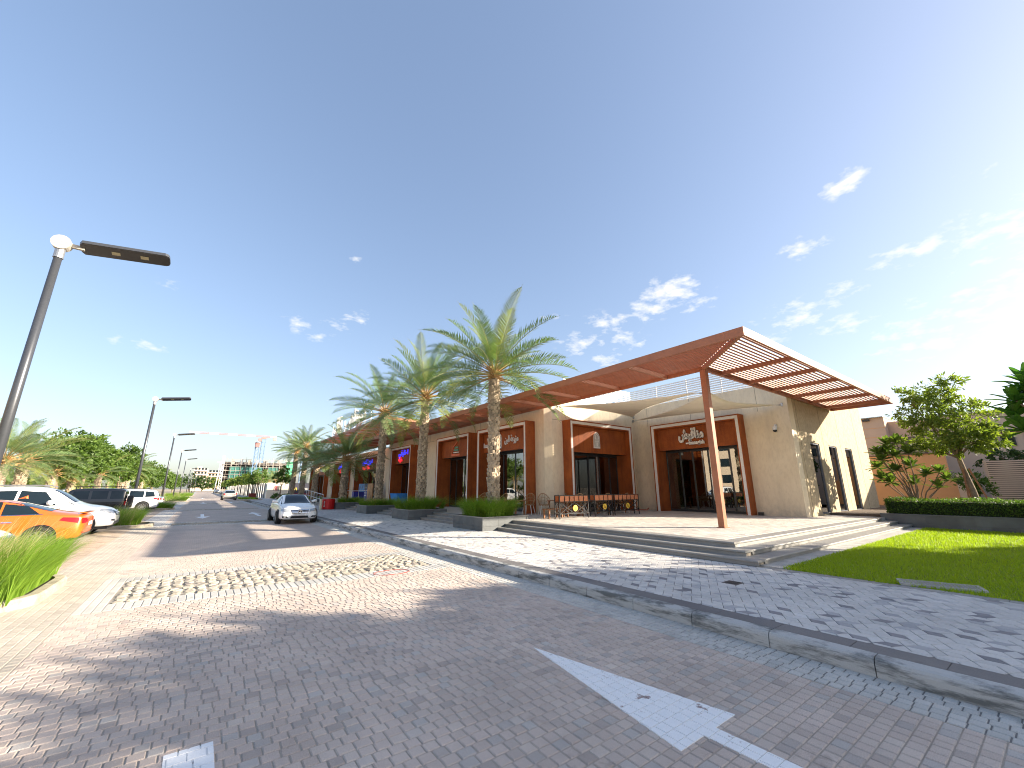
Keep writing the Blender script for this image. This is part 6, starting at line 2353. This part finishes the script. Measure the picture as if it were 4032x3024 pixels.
for k, (x, y, h, lobes, n, lb, ln) in enumerate(spec):
    tree(x, y, 0, lb, GL, h, lobes, n, .30 + .0012 * y, M['leaf'], .17, 60 + k, ln, shell=.35)
# background greenery behind the verge: loose shrubs and trees farther back
bgs = [(-15, 50, 3.2, 'sunlit shrubby tree behind the first palms'), (-15, 62, 3.6, 'sunlit shrubby tree behind the yellow barrier'), (-16, 76, 3.4, 'sunlit shrubby tree behind the slanting trunk'), (-17, 92, 4.2, 'sunlit shrubby tree behind the black off-roader'),
       (-17, 112, 4.2, 'sunlit shrubby tree behind the white family off-roader'), (-16, 138, 4.0, 'sunlit shrubby tree past the third lamp'), (-15, 175, 4.2, 'sunlit shrubby tree past the fourth lamp'), (-20, 44, 3.4, 'sunlit shrubby tree at the left frame edge')]
for k, (x, y, h, lb) in enumerate(bgs):
    tree(x, y, 0, lb, 'shrubby trees on the far side of the verge', h * .35, [(0, 0, h * .62, h * .4), (-1.5, 2.5, h * .5, h * .36), (.5, -3, h * .55, h * .36), (0, 4.5, h * .45, h * .3), (0, -5, h * .42, h * .3)], 3200, .34, M['leaf_light'], .12, 80 + k)

# ================================================================ FAR END: hoarding, street trees, construction
hrd = empty('hoarding', (8.45, 77, 0), 'grey construction hoarding with pale posts running away on the right', 'fence')
M['hoard'] = surf('hoarding_panel', (.20, .185, .165), .7, .15, .6, .1, 30, .05, island=.1)
yy = 77.0
k = 0
while yy < 190:
    bx('panel', M['hoard'], hrd, -.03, yy - 77 + .3, .1, .03, yy - 77 + 2.9, 2.45)
    bx('post', M['white_led'], hrd, -.09, yy - 77, .1, .05, yy - 77 + .29, 2.5)
    yy += 3.0
sgn = empty('sign_board', (8.5, 76.7, .1), 'pale developer sign board with a coloured arch logo at the hoarding corner', 'sign')
bx('board', flat('cream_board', (.56, .50, .40), .6), sgn, 0, -.04, 0, 3.05, .04, 2.45)
Ls = Loc((8.5, 76.65, .1), (1, 0, 0), (0, -1, 0))
def on_sign(body, size, u, v, mat, **kw):
    o = text_on(Ls, body, size, u, v, .02, mat, sgn, 'lettering', extrude=.01, **kw)
gtx = flat('grey_print', (.22, .20, .18), .6)
on_sign('\uFE94\uFEF4\uFEEB\uFE8D\uFEB0\uFEDF\uFE8D', .42, 1.45, .62, gtx)
on_sign('al zahia', .42, 1.45, .22, gtx)
for dx, c in ((-.30, (.55, .03, .05)), (-.10, (.40, .06, .10)), (.10, (.12, .20, .14)), (.30, (.02, .12, .08))):
    b = MB()
    for i in range(8):
        a, c2 = math.pi * i / 8, math.pi * (i + 1) / 8
        b.beam(Ls.p(1.5 + dx + .16 * math.cos(a), 1.55 + .35 * math.sin(a), .02), Ls.p(1.5 + dx + .16 * math.cos(c2), 1.55 + .35 * math.sin(c2), .02), .03, .12, (0, -1, 0))
    for sx in (-1, 1): b.beam(Ls.p(1.5 + dx + .16 * sx, 1.55, .02), Ls.p(1.5 + dx + .16 * sx, 1.2, .02), .03, .12, (0, -1, 0))
    wp(b.build('logo_arch', flat('logo_tint', c, .6)), sgn)
h2 = empty('hoarding', (11.6, 76.8, 0), 'dark site hoarding with white lettering seen between the far palm trunks', 'fence')
bx('panel', flat('dark_hoarding', (.03, .03, .045), .5), h2, 0, -.04, 0, 7, .04, 2.5)
L2 = Loc((11.6, 76.75, 0), (1, 0, 0), (0, -1, 0))
text_on(L2, 'm', 1.0, .9, 1.3, .01, M['yellow'], h2, 'lettering', extrude=.01)
text_on(L2, 'MALLS', .45, 2.6, 1.4, .01, M['white_led'], h2, 'lettering', extrude=.01)
text_on(L2, 'RETAIL PARK', .40, 5.0, 1.4, .01, M['white_led'], h2, 'lettering', extrude=.01)
bx('print_band', flat('maroon_print', (.12, .01, .03), .6), h2, .1, -.05, .3, 6.9, -.041, .9)
pvt = MB().box(7.4, 64.01, -.2, 30, 330, .10).build('pavement', M['walk_far'])
tag(pvt, 'paved forecourt beyond the shops', kind='structure')
tag(link('hedge', np_mesh('hedge', *leaf_cloud([(8.9 + .55 * i, 70 + .3 * (i % 2), .55) for i in range(4)], [.55] * 4, 2600, .14, 5, shell=.2), M['hedge']), None), 'clipped green hedge below the sign board', 'hedge')
rp = empty('planter_box', (7.3, 84, .1), 'two red planter boxes by the hoarding', 'planter')
bx('box', flat('maroon_box', (.22, .03, .02), .6), rp, -.5, 0, 0, .5, 1, .75)
tree(8.55, 62.5, .1, 'small round street tree in front of the sign board', 'street trees by the hoarding', 2.0, [(0, 0, 3.2, .9), (-.6, .3, 2.9, .7), (.6, -.2, 2.9, .7), (0, 0, 3.9, .6)], 2600, .22, M['leaf'], .08, 91)
for k, y in enumerate((86, 95, 104, 114, 125, 137, 150, 165, 182, 200, 222, 250)):
    tree(7.7 + .004 * y, y, 0, 'street tree number %s along the hoarding, counted from the sign' % ['one', 'two', 'three', 'four', 'five', 'six', 'seven', 'eight', 'nine', 'ten', 'eleven', 'twelve'][k], 'street trees by the hoarding', 2.4,
         [(0, 0, 3.9, 1.3), (-.9, .8, 3.5, 1.1), (.9, -.8, 3.6, 1.1), (0, 1.6, 3.4, 1.0), (0, -1.6, 3.5, 1.0)], 1500, .36, M['leaf_light'] if k % 2 else M['leaf'], .10, 92 + k)
for k, (x, y) in enumerate(((11.5, 92), (12.5, 110), (13.5, 130), (14, 155))):
    palm(x, y, 0, 2.8, ['feathery palm behind the hoarding, nearest', 'feathery palm behind the hoarding, second', 'feathery palm behind the hoarding, third', 'feathery palm behind the hoarding, farthest'][k], 'palms behind the hoarding', 22, 1.1, 120 + k)
for k, (x, y, h) in enumerate(((1.0, 345, 11), (-6, 355, 13), (8, 350, 10), (-14, 340, 12), (16, 345, 9), (-24, 330, 12), (26, 340, 9), (4, 420, 16))):
    tree(x, y, 0, ['dark tree closing the road end', 'dark tree left of the road end', 'light tree right of the road end', 'dark tree behind the far lamps', 'light tree before the construction block', 'dark tree far left of the bend', 'light tree far right of the road end', 'tallest tree before the beige apartments'][k], 'trees at the end of the road', h * .3,
         [(0, 0, h * .62, h * .34), (-h * .35, 0, h * .5, h * .3), (h * .35, 0, h * .5, h * .3), (0, 0, h * .4, h * .3)], 1800, 1.0, M['leaf_dark'] if k in (0, 1, 3, 5, 7) else M['leaf_light'], .3, 130 + k)

con = empty('construction_building', (7, 250, 0), 'half built concrete block wrapped in green netting under two cranes', 'building')
M['net'] = surf('green_netting', (.045, .15, .125), .9, .35, .35, .2, 3, 0, stretch=(1, 1, .5))
M['raw_concrete'] = surf('raw_concrete', (.34, .31, .27), .9, .2, .3, .15, 4, 0)
X0, X1 = 0.2, 31.5
for k in range(5):
    z = 1.0 + k * 3.1
    bx('floor_slab', M['raw_concrete'], con, X0, 0, z, X1, 20, z + .32)
    for j in range(11):
        bx('column', M['raw_concrete'], con, X0 + .3 + j * 3.06, .2, z + .322, X0 + .75 + j * 3.06, .65, z + 3.1 if k < 4 else z + 2.4 - (j % 3) * .5)
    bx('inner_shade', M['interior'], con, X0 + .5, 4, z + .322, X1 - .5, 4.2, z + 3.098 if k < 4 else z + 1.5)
for a, c in ((3.2, 10), (10.3, 17.5), (19.8, 24.5)):
    for k in range(4):
        bx('netting', M['net'], con, a, -.55, .3 + k * 3.1, c, -.5, 3.2 + k * 3.1)
bx('netting', flat('bright_netting', (.10, .42, .24), .9), con, 28.3, -.55, 4, 31.4, -.5, 15.6)
b = MB()
for j in range(17):
    x = X0 - .4 + j * 2.0
    b.beam((x, -.9, 0), (x, -.9, 16.2 + (j % 3) * .5), .10, .10)
for k in range(9):
    b.beam((X0 - .6, -.9, 1.2 + k * 1.85), (X1 + .4, -.9, 1.2 + k * 1.85), .10, .12)
b.build('scaffold', flat('scaffold_tube', (.36, .31, .26), .6), con)
b = MB()
for j in range(8):
    bx('formwork', M['white_led'] if j % 2 else M['raw_concrete'], con, 4 + j * 3.4, 1, 13.75, 5.1 + j * 3.4, 1.6, 16.2)


def crane(x, y, h, jib, back, label, flip=1, rz=0.0):
    t_ = empty('tower_crane', (x, y, 0), label, 'crane', 'tower cranes over the construction block', rz)
    bl, rd = flat('blue_crane', (.16, .25, .38), .5), flat('red_crane', (.42, .20, .18), .5)  # crane colours paled to stand in for distant haze
    b = MB()
    for sx in (-1, 1):
        for sy in (-1, 1): b.beam((sx * .8, sy * .8, 0), (sx * .8, sy * .8, h), .34, .34)
    n = int(h / 1.9)
    for k in range(n):
        z = h * k / n; z2 = h * (k + 1) / n
        b.beam((-.8, -.8, z), (.8, -.8, z), .34, .34); b.beam((-.8, -.8, z), (.8, -.8, z2), .26, .26); b.beam((-.8, .8, z), (-.8, -.8, z2), .26, .26)
    b.build('tower', bl, t_)
    b = MB(); b.box(-1.1, -1.1, h, 1.1, 1.1, h + 1.0); b.box(-2.6, -1.0, h - 1.4, -1.1, .6, h + .2)
    b.build('cab', rd, t_)
    if jib:
        for nm, L, s in (('jib', jib, -flip), ('counter_jib', back, flip)):
            segs = 8 if nm == 'jib' else 2
            for q in range(segs):
                b = MB()
                xa, xb = s * L * q / segs, s * L * (q + 1) / segs
                b.beam((xa, -.6, h + 1.05), (xb, -.6, h + 1.05), .13, .13); b.beam((xa, .6, h + 1.05), (xb, .6, h + 1.05), .13, .13); b.beam((xa, 0, h + 1.8), (xb, 0, h + 1.8), .14, .14)
                for i in range(4):
                    u0, u1 = xa + (xb - xa) * i / 4, xa + (xb - xa) * (i + .5) / 4
                    u2 = xa + (xb - xa) * (i + 1) / 4
                    b.beam((u0, -.6, h + 1.05), (u1, 0, h + 1.8), .08, .08); b.beam((u1, 0, h + 1.8), (u2, -.6, h + 1.05), .08, .08)
                b.build('jib_section', rd if q % 2 == 0 else M['white_led'], t_)
        bx('counterweight', M['raw_concrete'], t_, flip * (back - 1.6), -.7, h - .6, flip * back, .7, h + 1.0)
    return t_


crane(24.3, 262, 28.2, 33, 6, 'larger tower crane with a long red and white jib over the road')
crane(20.4, 246, 23.5, 5, 4, 'smaller tower crane turned away, behind the scaffold', 1, R(80))
crane(45, 262, 26, 0, 0, 'distant blue crane mast seen between the far palm trunks')
apt = empty('apartment_block', (-6, 405, 0), 'cream apartment block far beyond the road end', 'building')
M['cream_wall'] = flat('cream_wall', (.56, .45, .34), .9)
bx('wall', M['cream_wall'], apt, 0, 0, 0, 9, 14, 17.2)
bx('wall', M['cream_wall'], apt, 9.01, 1, 0, 19, 14, 15.0)
for k in range(5):
    bx('balcony', M['white_led'], apt, .2, -.9, 3 + k * 3, 8.8, -.02, 3.9 + k * 3)
    bx('balcony', M['cream_wall'], apt, 9.4, .1, 2.4 + k * 2.8, 18.8, .98, 3.2 + k * 2.8)
    for j in range(4):
        bx('window', M['car_glass'], apt, .6 + j * 2.1, -.03, 4 + k * 3, 1.9 + j * 2.1, -.001, 5.6 + k * 3)
        bx('window', M['car_glass'], apt, 9.8 + j * 2.2, .97, 3.3 + k * 2.8, 11.3 + j * 2.2, .999, 4.8 + k * 2.8)
bx('roof_house', M['cream_wall'], apt, 2, 3, 17.21, 5, 8, 18.8)
# block across the road that the shop glass mirrors
opp = empty('apartment_block', (-46, 20, 0), 'pale apartment block across the car park, mirrored in the shop glass', 'building')
bx('wall', M['cream_wall'], opp, -12, -22, 0, 0, 26, 15)
for k in range(4):
    for j in range(10):
        bx('window', M['car_glass'], opp, .0, -20 + j * 4.5, 2.5 + k * 3.2, .05, -18.2 + j * 4.5, 4.1 + k * 3.2)
